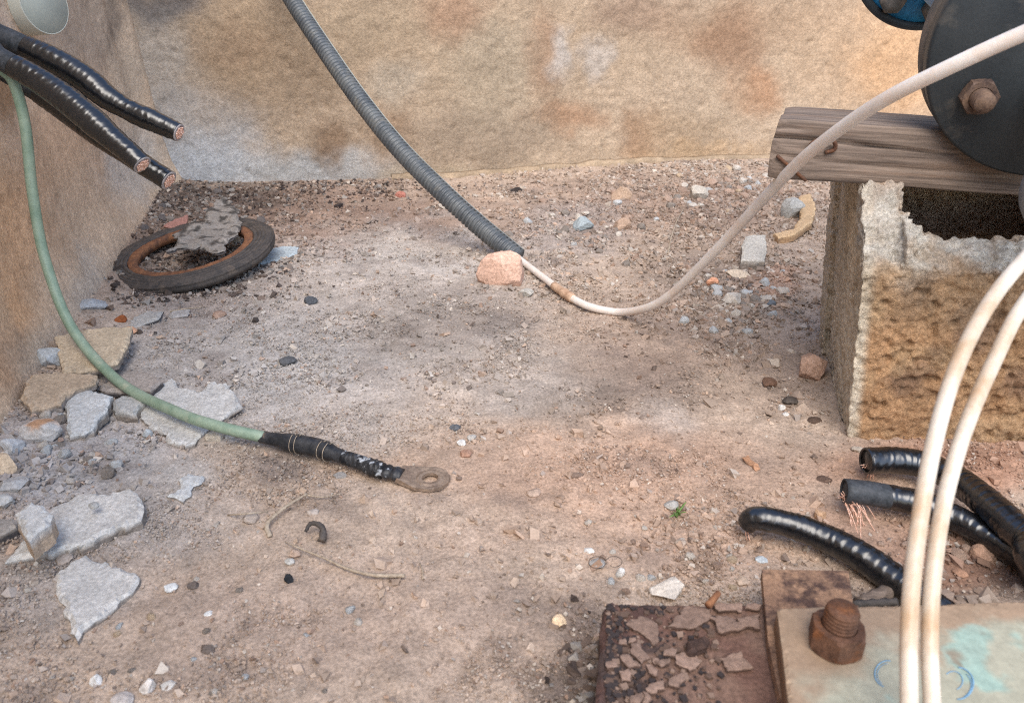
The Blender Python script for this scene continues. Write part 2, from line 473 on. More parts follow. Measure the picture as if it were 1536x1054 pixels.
def spline(pts, step):
    P = [np.asarray(p, float) for p in pts]
    P = [2 * P[0] - P[1]] + P + [2 * P[-1] - P[-2]]
    out = []
    for i in range(1, len(P) - 2):
        n = max(4, int(np.linalg.norm(P[i + 1] - P[i]) / step * 2))
        for t in np.arange(n) / n:
            a, b, c, d = P[i - 1:i + 3]
            out.append(0.5 * (2 * b + (c - a) * t + (2 * a - 5 * b + 4 * c - d) * t * t + (3 * b - a - 3 * c + d) * t ** 3))
    out.append(P[-2])
    out = np.array(out)
    L = np.concatenate([[0], np.cumsum(np.linalg.norm(np.diff(out, axis=0), axis=1))])
    s = np.linspace(0, L[-1], max(3, int(L[-1] / step) + 1))
    return np.stack([np.interp(s, L, out[:, k]) for k in range(3)], 1), s

def frames(path):
    T = np.gradient(path, axis=0)
    T /= np.linalg.norm(T, axis=1)[:, None]
    up = np.array([0, 0, 1.0]) if abs(T[0][2]) < 0.9 else np.array([1.0, 0, 0])
    A = [nrm(up - T[0] * (up @ T[0]))]
    for i in range(1, len(path)):
        a = A[-1] - T[i] * (A[-1] @ T[i])
        A.append(nrm(a))
    A = np.array(A)
    return T, A, np.cross(T, A)

def tube(path, rad, n=20, caps=True, flat=None):
    """rad(s_index array (S,1), theta (1,n)) -> (S,n) radius, or a number"""
    T, A, B = frames(path)
    th = np.arange(n) * 2 * math.pi / n
    S = len(path)
    R = rad(np.arange(S)[:, None], th[None, :]) if callable(rad) else np.full((S, n), float(rad))
    R = np.broadcast_to(R, (S, n))
    ka, kb = (1, 1) if flat is None else flat
    V = path[:, None, :] + ka * (R * np.cos(th))[:, :, None] * A[:, None, :] + kb * (R * np.sin(th))[:, :, None] * B[:, None, :]
    V = V.reshape(-1, 3)
    i = np.arange(S - 1)[:, None] * n
    j = np.arange(n)[None, :]
    Q = np.stack([i + j, i + (j + 1) % n, i + n + (j + 1) % n, i + n + j], -1).reshape(-1, 4)
    Fs = [Q]
    if caps:
        c = len(V)
        V = np.concatenate([V, path[:1], path[-1:]])
        a = np.arange(n)
        e = (S - 1) * n
        Fs.append(np.concatenate([np.stack([np.full(n, c), (a + 1) % n, a], 1), np.stack([np.full(n, c + 1), e + a, e + (a + 1) % n], 1)]))
    return V, Fs

def join(parts):
    Vs, F3, F4, o = [], [], [], 0
    for V, Fs in parts:
        for f in (Fs if isinstance(Fs, list) else [Fs]):
            (F4 if f.shape[1] == 4 else F3).append(f + o)
        Vs.append(V)
        o += len(V)
    out = []
    if F4:
        out.append(np.concatenate(F4))
    if F3:
        out.append(np.concatenate(F3))
    return np.concatenate(Vs), out

def ico(level):
    bm = bmesh.new()
    bmesh.ops.create_icosphere(bm, subdivisions=level, radius=1)
    V = np.array([v.co[:] for v in bm.verts])
    F = np.array([[v.index for v in f.verts] for f in bm.faces])
    bm.free()
    return V, F
ICO = {k: ico(k) for k in (2, 3, 4)}

def rock_shape(seed, dims, level=3, cuts=13, rot=0.0, flatb=0.55):
    r = np.random.default_rng(seed)
    V, F = ICO[level][0].copy(), ICO[level][1]
    for _ in range(cuts):
        n = nrm(r.normal(size=3))
        d = r.uniform(0.55, 0.88)
        k = V @ n - d
        V = V - np.outer(np.maximum(k, 0), n)
    V = V * (1 + 0.07 * fbm(V + seed, 0.5, 3, seed)[:, None] + (0.035 * fbm(V + seed, 0.16, 2, seed + 1)[:, None] if level > 2 else 0))
    V[:, 2] = np.maximum(V[:, 2], -flatb)
    ext = (V.max(0) - V.min(0))
    V = (V - (V.max(0) + V.min(0)) / 2) / ext * np.array(dims)
    c, s = math.cos(rot), math.sin(rot)
    V = np.stack([V[:, 0] * c - V[:, 1] * s, V[:, 0] * s + V[:, 1] * c, V[:, 2]], 1)
    V[:, 2] += dims[2] / 2
    return V, F

_sd = [1000]
def rock(name, label, cx, cy, w, h, col, cat='stone', group=None, tall=None, deep=0.85, rot=None, cuts=13, sink=0.12, var=0.10, up=0.0, level=None, stain=None):
    _sd[0] += 1
    sd_ = _sd[0]
    b = G(cx, cy + h * 0.22, up)
    _, _, z = project(b[None])
    z = float(z[0])
    dep = math.asin((HC - b[2]) / np.linalg.norm(b - CC))
    W, Hh = w * z / FPX, h * z / FPX
    D = W * deep
    T = (Hh - D * math.sin(dep) * 0.85) / math.cos(dep) if tall is None else W * tall
    T = max(T, 0.28 * W)
    D = min(D, max(Hh / math.sin(dep), 0.45 * W))
    rr = np.random.default_rng(sd_)
    V, F = rock_shape(sd_, (W, D, T * (1 + sink)), level or (3 if w > 22 else 2), cuts, rr.uniform(-0.3, 0.3) if rot is None else rot)
    V = V + b - np.array([0, 0, T * sink])
    C = np.array(col) * (1 + var * fbm(V + sd_, W * 0.35, 3, sd_)[:, None] * 2)
    if stain is not None:
        d = np.hypot(V[:, 0] - b[0], V[:, 1] - b[1]) / (W * 0.36) + 0.5 * fbm(V, W * 0.2, 3, sd_)
        k_ = (0.8 * (1 - sstep(0.6, 1.1, d)) * sstep(0.3, 0.7, (V[:, 2] - b[2]) / T))[:, None]
        C = C * (1 - k_) + np.array(stain) * k_
    o = mk(name, V, F, m_stone, col=C, smooth=False)
    return tag(o, label, cat, group)

def plate_mesh(poly2, top, bottom, step, amp, edge, seed, holes=(), bevel=0.0):
    """outline (n,2) -> solid with rough top and crumbly sides; top/bottom are functions of (x,y)"""
    r = np.random.default_rng(seed)
    def dense(p, jit):
        out = []
        for a, b in zip(p, np.roll(p, -1, axis=0)):
            n = max(1, int(np.linalg.norm(b - a) / step))
            for t in np.arange(n) / n:
                out.append(a + (b - a) * t)
        out = np.array(out)
        q = np.concatenate([out, np.zeros((len(out), 1))], 1)
        return out + jit * np.stack([fbm(q, step * 4, 3, seed), fbm(q, step * 4, 3, seed + 5)], 1)
    ring = dense(np.asarray(poly2, float), edge)
    if edge > 0.0006:
        q_ = np.concatenate([ring, np.zeros((len(ring), 1))], 1)
        ring = ring + 0.5 * edge * np.stack([noise(q_ / (step * 1.3), seed + 31), noise(q_ / (step * 1.3), seed + 32)], 1)
    rings = [ring] + [dense(np.asarray(h_, float), 0) for h_ in holes]
    lo, hi = ring.min(0), ring.max(0)
    gx_, gy_ = np.meshgrid(np.arange(lo[0], hi[0], step), np.arange(lo[1], hi[1], step))
    P = np.stack([gx_.ravel(), gy_.ravel()], 1) + r.uniform(-0.3, 0.3, (gx_.size, 2)) * step
    def inside(P, ring):
        x, y = P[:, 0], P[:, 1]
        c = np.zeros(len(P), bool)
        for (x1, y1), (x2, y2) in zip(ring, np.roll(ring, -1, axis=0)):
            m = (y1 > y) != (y2 > y)
            xi = (x2 - x1) * (y - y1) / (y2 - y1 + 1e-12) + x1
            c ^= m & (x < xi)
        return c
    keep = inside(P, ring)
    for q_ in rings[1:]:
        keep &= ~inside(P, q_)
    P = P[keep]
    if len(P):
        for q_ in rings:
            d = np.min(((P[:, None] - q_[None]) ** 2).sum(2), 1)
            P = P[d > (0.5 * step) ** 2]
    allp = np.concatenate(rings + [P]) if len(P) else np.concatenate(rings)
    edges, o = [], 0
    for q_ in rings:
        n = len(q_)
        edges += [(o + i, o + (i + 1) % n) for i in range(n)]
        o += n
    res = geometry.delaunay_2d_cdt([Vector(p) for p in allp], edges, [], 0, 1e-7)
    P2 = np.array([p[:] for p in res[0]])
    tri = np.array([f for f in res[2] if len(f) == 3])
    cen = P2[tri].mean(1)
    ok = inside(cen, ring)
    for q_ in rings[1:]:
        ok &= ~inside(cen, q_)
    tri = tri[ok]
    a, b, c = P2[tri[:, 0]], P2[tri[:, 1]], P2[tri[:, 2]]
    neg = ((b[:, 0] - a[:, 0]) * (c[:, 1] - a[:, 1]) - (b[:, 1] - a[:, 1]) * (c[:, 0] - a[:, 0])) < 0
    tri[neg] = tri[neg][:, ::-1]
    q3 = np.concatenate([P2, np.zeros((len(P2), 1))], 1)
    zt = top(P2[:, 0], P2[:, 1]) + amp * fbm(q3, step * 5, 3, seed + 1)
    n = len(P2)
    # boundary edges
    e = np.concatenate([tri[:, [0, 1]], tri[:, [1, 2]], tri[:, [2, 0]]])
    es = set(map(tuple, e))
    be = np.array([x for x in e if (x[1], x[0]) not in es])
    zb = bottom(P2[:, 0], P2[:, 1])
    bi = np.unique(be)
    zt[bi] -= np.minimum((zt - zb)[bi] * 0.45, bevel * (1 + 0.8 * fbm(q3[bi], step * 3, 2, seed + 8)))
    mid = P2 + edge * 0.9 * np.stack([fbm(q3 + 3, step * 3, 2, seed + 2), fbm(q3 + 7, step * 3, 2, seed + 3)], 1)
    V = np.concatenate([np.column_stack([P2, zt]), np.column_stack([mid, zt * 0.5 + zb * 0.5]), np.column_stack([P2, zb])])
    sides = np.concatenate([np.stack([be[:, 1], be[:, 0], be[:, 0] + n, be[:, 1] + n], 1), np.stack([be[:, 1] + n, be[:, 0] + n, be[:, 0] + 2 * n, be[:, 1] + 2 * n], 1)])
    F = [sides, np.concatenate([tri, tri[:, ::-1] + 2 * n])]
    used = np.zeros(len(V), bool)
    for f in F:
        used[f.ravel()] = True
    mp = np.cumsum(used) - 1
    kind = np.concatenate([np.zeros(n), np.ones(n), np.full(n, 2)])[used]
    return V[used], [mp[f] for f in F], kind

def slab(name, label, outline, thick, col, side=None, cat='rubble', group=None, tilt=(0, 0), up=0.0, step=0.003, amp=0.0008, edge=0.0022, mat=None, parent=None, flat_z=None, smooth=False, colfun=None, bevel=0.002):
    _sd[0] += 1
    sd_ = _sd[0]
    c = np.mean(np.asarray(outline, float), 0)
    g0 = G(c[0], c[1], thick + up)
    z0 = g0[2] if flat_z is None else flat_z
    if flat_z is not None:
        g0 = on_z(c[0], c[1], z0)
    nn = np.array([-tilt[0], -tilt[1], 1.0])
    pts = []
    for x, y in outline:
        d = ray(x, y)
        t = ((np.array([g0[0], g0[1], z0]) - CC) @ nn) / (d @ nn)
        pts.append((CC + d * t)[:2])
    top = lambda x, y: z0 + tilt[0] * (x - g0[0]) + tilt[1] * (y - g0[1])
    bot = lambda x, y: top(x, y) - thick
    V, F, kind = plate_mesh(np.array(pts), top, bot, step, amp, edge, sd_, bevel=bevel)
    C = np.array(col) * (1 + 0.22 * fbm(V, 0.02, 4, sd_)[:, None])
    if colfun:
        C = colfun(V, C)
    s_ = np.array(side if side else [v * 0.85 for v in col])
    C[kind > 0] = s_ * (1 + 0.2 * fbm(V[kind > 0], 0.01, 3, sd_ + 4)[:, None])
    o = mk(name, V, F, mat or m_stone, parent=parent, col=C, smooth=smooth)
    return o if parent else tag(o, label, cat, group)

def lathe(prof, c, axis_, n=48, close=False):
    """profile of (radius, height along axis)"""
    a = nrm(axis_)
    u = nrm(np.cross(a, [0.3, 0.1, 1] if abs(a[2]) < 0.95 else [1, 0.2, 0]))
    w = np.cross(a, u)
    th = np.arange(n) * 2 * math.pi / n
    ring = np.cos(th)[:, None] * u + np.sin(th)[:, None] * w
    V = np.concatenate([c + a * h + ring * r for r, h in prof])
    k = len(prof)
    j = np.arange(n)
    Q = []
    for i in range(k if close else k - 1):
        i2 = (i + 1) % k
        Q.append(np.stack([i * n + j, i * n + (j + 1) % n, i2 * n + (j + 1) % n, i2 * n + j], 1))
    return V, [np.concatenate(Q)]

def hexnut(c, axis_, af, hgt, bore, spin=0.0):
    a = nrm(axis_)
    u = nrm(np.cross(a, [0.3, 0.1, 1] if abs(a[2]) < 0.95 else [1, 0.2, 0]))
    w = np.cross(a, u)
    n = 48
    th = np.arange(n) * 2 * math.pi / n + spin
    k = (th - spin) % (math.pi / 3) - math.pi / 6
    rh = af / 2 / np.cos(k)
    rc = np.minimum(rh, af / 2 * 1.03)
    ring = np.cos(th)[:, None] * u + np.sin(th)[:, None] * w
    rows = [(np.full(n, bore), 0), (rc, 0), (rh, 0.12), (rh, 0.86), (rc, 1.0), (np.full(n, bore * 1.08), 1.0), (np.full(n, bore), 0.9)]
    V = np.concatenate([c + a * (h * hgt) + ring * r[:, None] for r, h in rows])
    j = np.arange(n)
    Q = np.concatenate([np.stack([i * n + j, i * n + (j + 1) % n, (i + 1) * n + (j + 1) % n, (i + 1) * n + j], 1) for i in range(len(rows) - 1)])
    return V, [Q]

def threaded(c, axis_, r, length, pitch=0.002, n=28):
    steps = int(length / (pitch / 4))
    path = c + np.outer(np.linspace(0, length, steps), nrm(axis_))
    def rf(i, th):
        ph = (i * length / steps / pitch + th / (2 * math.pi)) % 1
        e = sstep(0, 1.2, (steps - i) * length / steps / pitch)
        return r * (0.9 + 0.1 * e) + 0.00045 * (np.abs(ph - 0.5) * 4 - 1) * e
    return tube(path, rf, n)

def copper_end(parent, tip, T, r, seed=0):
    """bundle of cut strands filling the end of a cable"""
    T = nrm(T)
    u = nrm(np.cross(T, [0, 0, 1]))
    w = np.cross(u, T)
    parts = []
    rs = r / 7.2
    rr = np.random.default_rng(seed)
    for i in range(-4, 5):
        for j in range(-4, 5):
            x, y = (i + 0.5 * (j % 2)) * 2 * rs, j * 1.74 * rs
            if math.hypot(x, y) < r - rs * 0.8:
                o = tip + u * x + w * y
                parts.append(tube(np.stack([o - T * 0.004, o, o + T * (0.0012 + 0.0008 * rr.random())]), rs, 8))
    V, F = join(parts)
    mk('copper_core', V, F, m_copper, parent=parent)

# ------------------------------------------------------------------ concrete block, timber, flange
def hit(P, N_, x, y):
    d = ray(x, y)
    return CC + d * (((P - CC) @ N_) / (d @ N_))
bp0 = G(1271, 655)
bp0[2] = float(gz(bp0[0], bp0[1])[0]) - 0.002
bU, bV = nrm([1, -0.05, 0]), np.array([0.265, 0.965, 0])
def block():
    bm = bmesh.new()
    def prism(poly, axis_, a, b):
        """poly in the two other coordinates, extruded along axis_ from a to b"""
        vs = []
        for t in (a, b):
            for p, q_ in poly:
                vs.append(bm.verts.new({'u': (t, p, q_), 'v': (p, t, q_)}[axis_]))
        n = len(poly)
        for i in range(n):
            bm.faces.new((vs[i], vs[(i + 1) % n], vs[n + (i + 1) % n], vs[n + i]))
        bm.faces.new(vs[:n][::-1])
        bm.faces.new(vs[n:])
    L, D, Hb, th = 0.31, 0.205, 0.2, 0.036
    # front shell: broken down, piece by piece along u
    us = np.linspace(0.03, 0.31, 60)
    rr = np.random.default_rng(4)
    prev = 0.150
    for a, b in zip(us[:-1], us[1:]):
        k = 0.150 + 0.012 * sstep(0.09, 0.2, a) + 0.010 * float(fbm(np.array([[a, 0.3, 0.7]]), 0.028, 3, 12)[0]) + 0.022 * math.exp(-(a - 0.03) / 0.012)
        prism([(0, 0), (0, k - 0.004), (0.012, k + 0.008), (th, k + 0.013), (th, 0)], 'u', a - 0.0005, b)
    prism([(0, 0), (0, 0.143), (0.010, 0.158), (0.030, 0.180), (0.048, 0.2), (D, 0.2), (D, 0)], 'u', 0.0, 0.031)
    prism([(-0.006, 0), (-0.006, 0.2), (0.03, 0.2), (0.03, 0)], 'v', 0.165, D)
    prism([(0, 0), (0, 0.2), (0.06, 0.2), (0.1, 0.186), (L, 0.18), (L, 0)], 'v', 0.168, D)
    prism([(0.02, 0), (0.02, 0.165), (D - 0.02, 0.180), (D - 0.02, 0)], 'u', 0.185, 0.222)
    prism([(0, 0), (0, 0.15), (0.03, 0.17), (D, 0.18), (D, 0)], 'u', L - 0.036, L)
    bmesh.ops.recalc_face_normals(bm, faces=bm.faces)
    me = bpy.data.meshes.new('tmp')
    bm.to_mesh(me)
    bm.free()
    o = bpy.data.objects.new('tmp', me)
    COL.objects.link(o)
    rm = o.modifiers.new('r', 'REMESH')
    rm.mode = 'VOXEL'
    rm.voxel_size = 0.0018
    ev = o.evaluated_get(bpy.context.evaluated_depsgraph_get()).to_mesh()
    n = len(ev.vertices)
    V = np.empty(n * 3)
    ev.vertices.foreach_get('co', V)
    V = V.reshape(-1, 3)
    Nn = np.empty(n * 3)
    ev.vertices.foreach_get('normal', Nn)
    Nn = Nn.reshape(-1, 3)
    F = np.empty(len(ev.polygons) * 4, np.int32)
    ev.polygons.foreach_get('vertices', F)
    F = F.reshape(-1, 4)
    bpy.data.objects.remove(o)
    bpy.data.meshes.remove(me)
    u, v, w = V.T
    # round worn arrises, then pits and lumps of the no-fines concrete
    lump = 0.55 - worley(V, 0.0052, 3)
    pits = sstep(0.15, 0.5, fbm(V, 0.008, 2, 9))
    d = 0.0046 * lump + 0.0022 * fbm(V, 0.03, 3, 5) - 0.0040 * pits + 0.0016 * fbm(V, 0.0045, 2, 6)
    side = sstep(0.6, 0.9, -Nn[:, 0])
    d = d * (1 - 0.45 * side)
    frac = sstep(0.134, 0.158, w + 0.016 * fbm(V, 0.025, 3, 15)) * (1 - sstep(0.045, 0.06, v))
    frac = np.maximum(frac * sstep(-0.2, 0.2, Nn[:, 2] + 0.3 * (u < 0.05)), 0)
    frac = frac * (0.55 + 0.45 * sstep(-0.3, 0.2, fbm(V, 0.018, 3, 44)))
    V2 = V + Nn * d[:, None]
    n1 = fbm(V, 0.06, 4, 21)[:, None]
    n2 = fbm(V, 0.012, 3, 22)[:, None]
    c = np.array(lin(174, 136, 101)) * (1 + 0.25 * n1) + 0 * V
    dk = sstep(0.1, 0.45, fbm(V * [1, 1, 1.6], 0.045, 3, 23) + 0.35 * np.exp(-((w - 0.05) / 0.03) ** 2) * (u < 0.2))[:, None] * 0.75
    c = c * (1 - dk) + np.array(lin(122, 96, 78)) * dk
    yl = (sstep(0.05, 0.35, fbm(V, 0.04, 3, 29)) * 0.6)[:, None]
    c = c * (1 - yl) + np.array(lin(176, 146, 112)) * yl
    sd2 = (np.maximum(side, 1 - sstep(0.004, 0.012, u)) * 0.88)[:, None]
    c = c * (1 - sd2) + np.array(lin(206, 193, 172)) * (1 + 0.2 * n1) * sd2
    gr = (sstep(0.085, 0.125, w + 0.02 * n1[:, 0]) * (v < 0.04) * 0.35)[:, None]
    c = c * (1 - gr) + np.array(lin(158, 138, 112)) * gr
    ins = ((v > 0.04) & (v < 0.17) & (u > 0.04))[:, None]
    c = np.where(ins, np.array(lin(184, 154, 126)) * (1 + 0.2 * n1), c)
    c = c * (1 - frac[:, None]) + np.array(lin(198, 190, 178)) * (1 + 0.2 * n2) * frac[:, None]
    c = c * (1 + 0.22 * n2)
    Wd = bp0 + np.outer(V2[:, 0], bU) + np.outer(V2[:, 1], bV) + np.outer(V2[:, 2], [0, 0, 1])
    Wd = Wd + np.outer(V2[:, 2], -0.10 * bU)
    o = mk('hollow_concrete_block', Wd, F, m_block, col=c, smooth=True)
    tag(o, 'rough orange brown hollow concrete block with broken white front rim, under the timber', 'concrete block')
block()

BTOP = bp0[2] + 0.2
tA, tB = on_z(1149, 268, BTOP + 0.003), on_z(1480, 291, BTOP - 0.009)
tU = nrm(tB - tA)
def timber():
    Lb, Hb, Db = 0.62, 0.045, 0.094
    rot = math.atan2(tU[1], tU[0])
    xs = np.concatenate([[0, 0.0006], np.arange(0.003, 0.34, 0.003), np.linspace(0.35, Lb - 0.001, 24), [Lb]])
    pr = []
    nn = {'h': 26, 'd': 34}
    for k in range(nn['d']): pr.append((k / nn['d'] * Db, 0))
    for k in range(nn['h']): pr.append((Db, k / nn['h'] * Hb))
    for k in range(nn['d']): pr.append((Db - k / nn['d'] * Db, Hb))
    for k in range(nn['h']): pr.append((0, Hb - k / nn['h'] * Hb))
    pr = np.array(pr)
    ctr = np.array([Db / 2, Hb / 2])
    rad = pr - ctr
    # rounded worn arrises
    ax_ = np.abs(rad) / ctr
    sh = 1 - 0.022 * sstep(0.75, 1.0, ax_.min(1))
    V = []
    for x in xs:
        p = ctr + rad * sh[:, None]
        q = np.stack([np.full(len(p), x * 0.12), p[:, 0], p[:, 1]], 1)
        g1 = fbm(q, 0.004, 3, 3) * 0.0005 + fbm(np.stack([np.full(len(p), x), p[:, 0], p[:, 1]], 1), 0.08, 2, 8) * 0.0012
        # long drying cracks in the front face
        for z0, a, b, dp in ((0.0295, -0.01, 0.15, 0.006), (0.0165, 0.0, 0.22, 0.0022), (0.037, -0.01, 0.04, 0.004)):
            zc = z0 + 0.0020 * math.sin(x * 22 + z0 * 900)
            g1 = g1 - dp * np.exp(-((p[:, 1] - zc) / 0.0011) ** 2) * (p[:, 0] < Db * 0.1) * (a < x < b) * (1 - sstep(b - 0.05, b, x))
        e = 1 - 0.05 * math.exp(-x / 0.004)
        nd = rad / np.linalg.norm(rad, axis=1)[:, None]
        p = ctr + (p - ctr) * e + nd * g1[:, None]
        V.append(np.column_stack([np.full(len(p), x) + 0.003 * fbm(np.column_stack([p, 0 * p[:, 0]]), 0.02, 2, 2) * (x < 0.002), p]))
    m = len(pr)
    V = np.concatenate(V)
    V[:, 0] += 0.42 * V[:, 1] * (1 - sstep(0, 0.2, V[:, 0])) - 0.0
    S = len(xs)
    i = np.arange(S - 1)[:, None] * m
    j = np.arange(m)[None, :]
    Q = np.stack([i + j, i + (j + 1) % m, i + m + (j + 1) % m, i + m + j], -1).reshape(-1, 4)
    c0 = len(V)
    V = np.concatenate([V, [[0.42 * ctr[0], *ctr], [Lb, *ctr]]])
    a = np.arange(m)
    e = (S - 1) * m
    caps = np.concatenate([np.stack([np.full(m, c0), (a + 1) % m, a], 1), np.stack([np.full(m, c0 + 1), e + a, e + (a + 1) % m], 1)])
    root = thing('timber_beam', 'weathered grey brown timber lying across the concrete block', 'timber', tA)
    root.rotation_euler = (0, -math.asin(tU[2]), rot)
    o = mk('beam_body', V + tA, [Q, caps], m_wood, parent=root)
    def loc(pts): return [np.array(p) + tA for p in pts]
    path, _ = spline(loc([(0.026, -0.002, 0.024), (0.028, -0.005, 0.030), (0.036, -0.006, 0.0335), (0.044, -0.004, 0.031), (0.046, -0.002, 0.0255), (0.040, -0.001, 0.0225)]), 0.001)
    mk('bent_nail', *tube(path, 0.0016, 10), m_rustnut, parent=root)
    path, _ = spline(loc([(0.004, -0.002, 0.018), (0.016, -0.003, 0.010), (0.030, -0.002, 0.001)]), 0.001)
    mk('rusty_wire', *tube(path, 0.0013, 8), m_rustnut, parent=root)
timber()

fc, rc_ = at(1618, 72, 0.512), at(1405, -76, 0.90)
fax = nrm(rc_ - fc)
def flange_assembly():
    root = thing('pipe_flange', 'dark round bolted pipe flange at the upper right edge', 'flange', (fc[0], fc[1], 0.2))
    R = 0.0904
    n = 96
    mk('blind_disc', *lathe([(0.0, 0), (R - 0.002, 0), (R, 0.002), (R, 0.016), (0.0, 0.016)], fc, fax, n), m_flange, parent=root)
    mk('gasket', *lathe([(0.0, 0.0162), (R - 0.008, 0.0162), (R - 0.008, 0.019), (0.0, 0.019)], fc, fax, n), m_rubber, parent=root)
    mk('mating_flange', *lathe([(0.0, 0.0192), (R - 0.001, 0.0192), (R, 0.021), (R, 0.037), (R - 0.002, 0.039), (0.046, 0.039)], fc, fax, n), m_flangerim, parent=root)
    Lp = float(np.linalg.norm(rc_ - fc))
    mk('pipe_hub', *lathe([(0.066, 0.0392), (0.060, 0.05), (0.046, 0.085), (0.0445, 0.10)], fc, fax, 48), m_paleblue, parent=root)
    mk('pipe_body', *lathe([(0.043, 0.06), (0.043, Lp + 0.02)], fc, fax, 48), m_blue, parent=root)
    u = nrm(np.cross(fax, [0, 0, 1]))
    w = np.cross(u, fax)
    # bolt circle: find the phase that puts one bolt where the picture has it
    bq = hit(fc, fax, 1466, 142) - fc
    best, rb = math.atan2(bq @ w, bq @ u), float(np.linalg.norm(bq))
    for k in range(4):
        a = best + k * math.pi / 2
        c = fc + rb * (math.cos(a) * u + math.sin(a) * w)
        nut = mk('flange_nut', *hexnut(c - fax * 0.0004, -fax, 0.0218, 0.0100, 0.0072, 0.35 + k), m_bolt, parent=root, smooth=False)
        V, F = threaded(c - fax * 0.002, -fax, 0.0070, 0.0205)
        mk('stud', V, F, m_bolt, parent=nut)
    dc = at(1682, 285, 0.45)
    dn = nrm(fc + fax * 0.004 - dc + np.array([0, 0, -0.03]))
    mk('drain_flange', *lathe([(0.0, 0), (0.047, 0), (0.049, 0.002), (0.049, 0.012), (0.02, 0.014), (0.02, float(np.linalg.norm(fc - dc)) - 0.004)], dc, dn, 64), m_greypaint, parent=root)
    r2 = thing('blue_flange', 'bright blue pipe flange with dark rim, top right against the wall', 'flange', (rc_[0], rc_[1], 0.25))
    mk('flange_disc', *lathe([(0.0435, 0.0), (R - 0.010, 0.0), (R - 0.010, 0.016), (0.0435, 0.016)], rc_, fax, n), m_blue, parent=r2)
    mk('flange_rim', *lathe([(R - 0.0098, -0.001), (R - 0.002, -0.001), (R, 0.001), (R, 0.034), (R - 0.002, 0.036), (R - 0.0098, 0.036)], rc_, fax, n, close=True), m_flange, parent=r2)
    for k in range(8):
        a = k * math.pi / 4 + 0.2
        c = rc_ + 0.066 * (math.cos(a) * u + math.sin(a) * w)
        mk('flange_nut', *hexnut(c - fax * 0.0004, -fax, 0.0262, 0.0125, 0.0, 0.3), m_flangerim, parent=r2)
flange_assembly()

# ------------------------------------------------------------------ conduit sleeve in the left wall
lean_n = nrm(LN + np.array([0, 0, 0.07]))
pc = hit(WA + LN * 0.004, lean_n, 30, 8)
sl_n = nrm(lean_n + 0.75 * nrm(CC - pc))
pc = pc + lean_n * 0.018
root = thing('wall_sleeve', 'pale grey green pipe sleeve set in the wall at the upper left corner', 'pipe', pc)
mk('sleeve_rim', *lathe([(0.0325, -0.06), (0.0325, 0.010), (0.0320, 0.0105), (0.0312, 0.0105), (0.0310, 0.010), (0.0310, -0.06)], pc, sl_n, 64), m_pvcrim, parent=root)
mk('sleeve_plug', *lathe([(0.0310, 0.0100), (0.0305, 0.0108), (0.0, 0.0114)], pc, sl_n, 64), m_pvc, parent=root)

# ------------------------------------------------------------------ black power cables
def taped(root, pts, r_of, pitch, amp, seed, mat=m_tape, name='tape_wrap', step=0.0008, n=36):
    path, s = spline(pts, step)
    L = s[-1]
    rr = np.random.default_rng(seed)
    kn = rr.uniform(-1, 1, 60)
    def rf(i, th):
        si = s[i[:, 0]][:, None]
        q = np.stack([np.broadcast_to(si, (len(s), n)).ravel(), np.broadcast_to(np.cos(th) * 0.01, (len(s), n)).ravel(), np.broadcast_to(np.sin(th) * 0.01, (len(s), n)).ravel()], 1)
        wob = fbm(q, 0.012, 3, seed).reshape(len(s), n)
        fin = fbm(q * [3, 1, 1], 0.006, 2, seed + 3).reshape(len(s), n)
        ph = (si / pitch + th / (2 * math.pi) + 0.9 * wob) % 1
        saw = np.where(ph < 0.85, ph / 0.85, (1 - ph) / 0.15)
        base = np.interp(si / min(L, 0.32) if L > 0.5 else si / L, *zip(*r_of))
        return base + amp * saw * (0.5 + 0.9 * wob + 0.5) + 0.00045 * wob + 0.0002 * fin
    V, F = tube(path, rf, n)
    mk(name, V, F, mat, parent=root)
    T = np.gradient(path, axis=0)
    return path, T

def power_cable_left(label, pts, jack, rof, seed):
    root = thing('power_cable', label, 'cable', pts[0], 'taped cables hanging from the left wall')
    path, s = spline([jack[0] - LN * 0.14 + LU * 0.03] + jack, 0.004)
    mk('jacket', *tube(path, rof[0][1] * 0.93, 28), m_jacket, parent=root)
    path, T = taped(root, pts, rof, 0.0072, 0.00030, seed)
    tip, t = path[-1], nrm(T[-1])
    V, F = lathe([(rof[-1][1] * 1.0, -0.004), (rof[-1][1] * 0.98, 0.0006), (rof[-1][1] * 0.74, 0.0010), (rof[-1][1] * 0.72, -0.003)], tip, t, 32)
    mk('core_sheath', V, F, m_sheath, parent=root)
    copper_end(root, tip, t, rof[-1][1] * 0.76, seed)
zA = 0.70
power_cable_left('uppermost taped black cable at left, its copper end out against the back wall',
                 [at(40, 72, 0.700), at(85, 94, 0.700), at(125, 117, 0.700), at(162, 147, 0.700), at(200, 169, 0.700), at(235, 184, 0.700), at(268, 199, 0.700)],
                 [at(-70, 28, 0.705), at(0, 54, 0.702), at(60, 81, 0.700)],
                 [(0, .0108), (.18, .0122), (.45, .0122), (.58, .0105), (.68, .0093), (.8, .0102), (1, .0082)], 5)
power_cable_left('middle taped black cable at left, nearest the viewer, copper end facing right',
                 [at(22, 100, 0.668), at(60, 122, 0.668), at(100, 150, 0.666), at(140, 183, 0.664), at(170, 209, 0.662), at(195, 230, 0.660), at(213, 247, 0.660)],
                 [at(-70, 52, 0.672), at(0, 88, 0.670), at(40, 111, 0.668)],
                 [(0, .0104), (.35, .0118), (.6, .0120), (.75, .0104), (.88, .0092), (1, .0088)], 9)
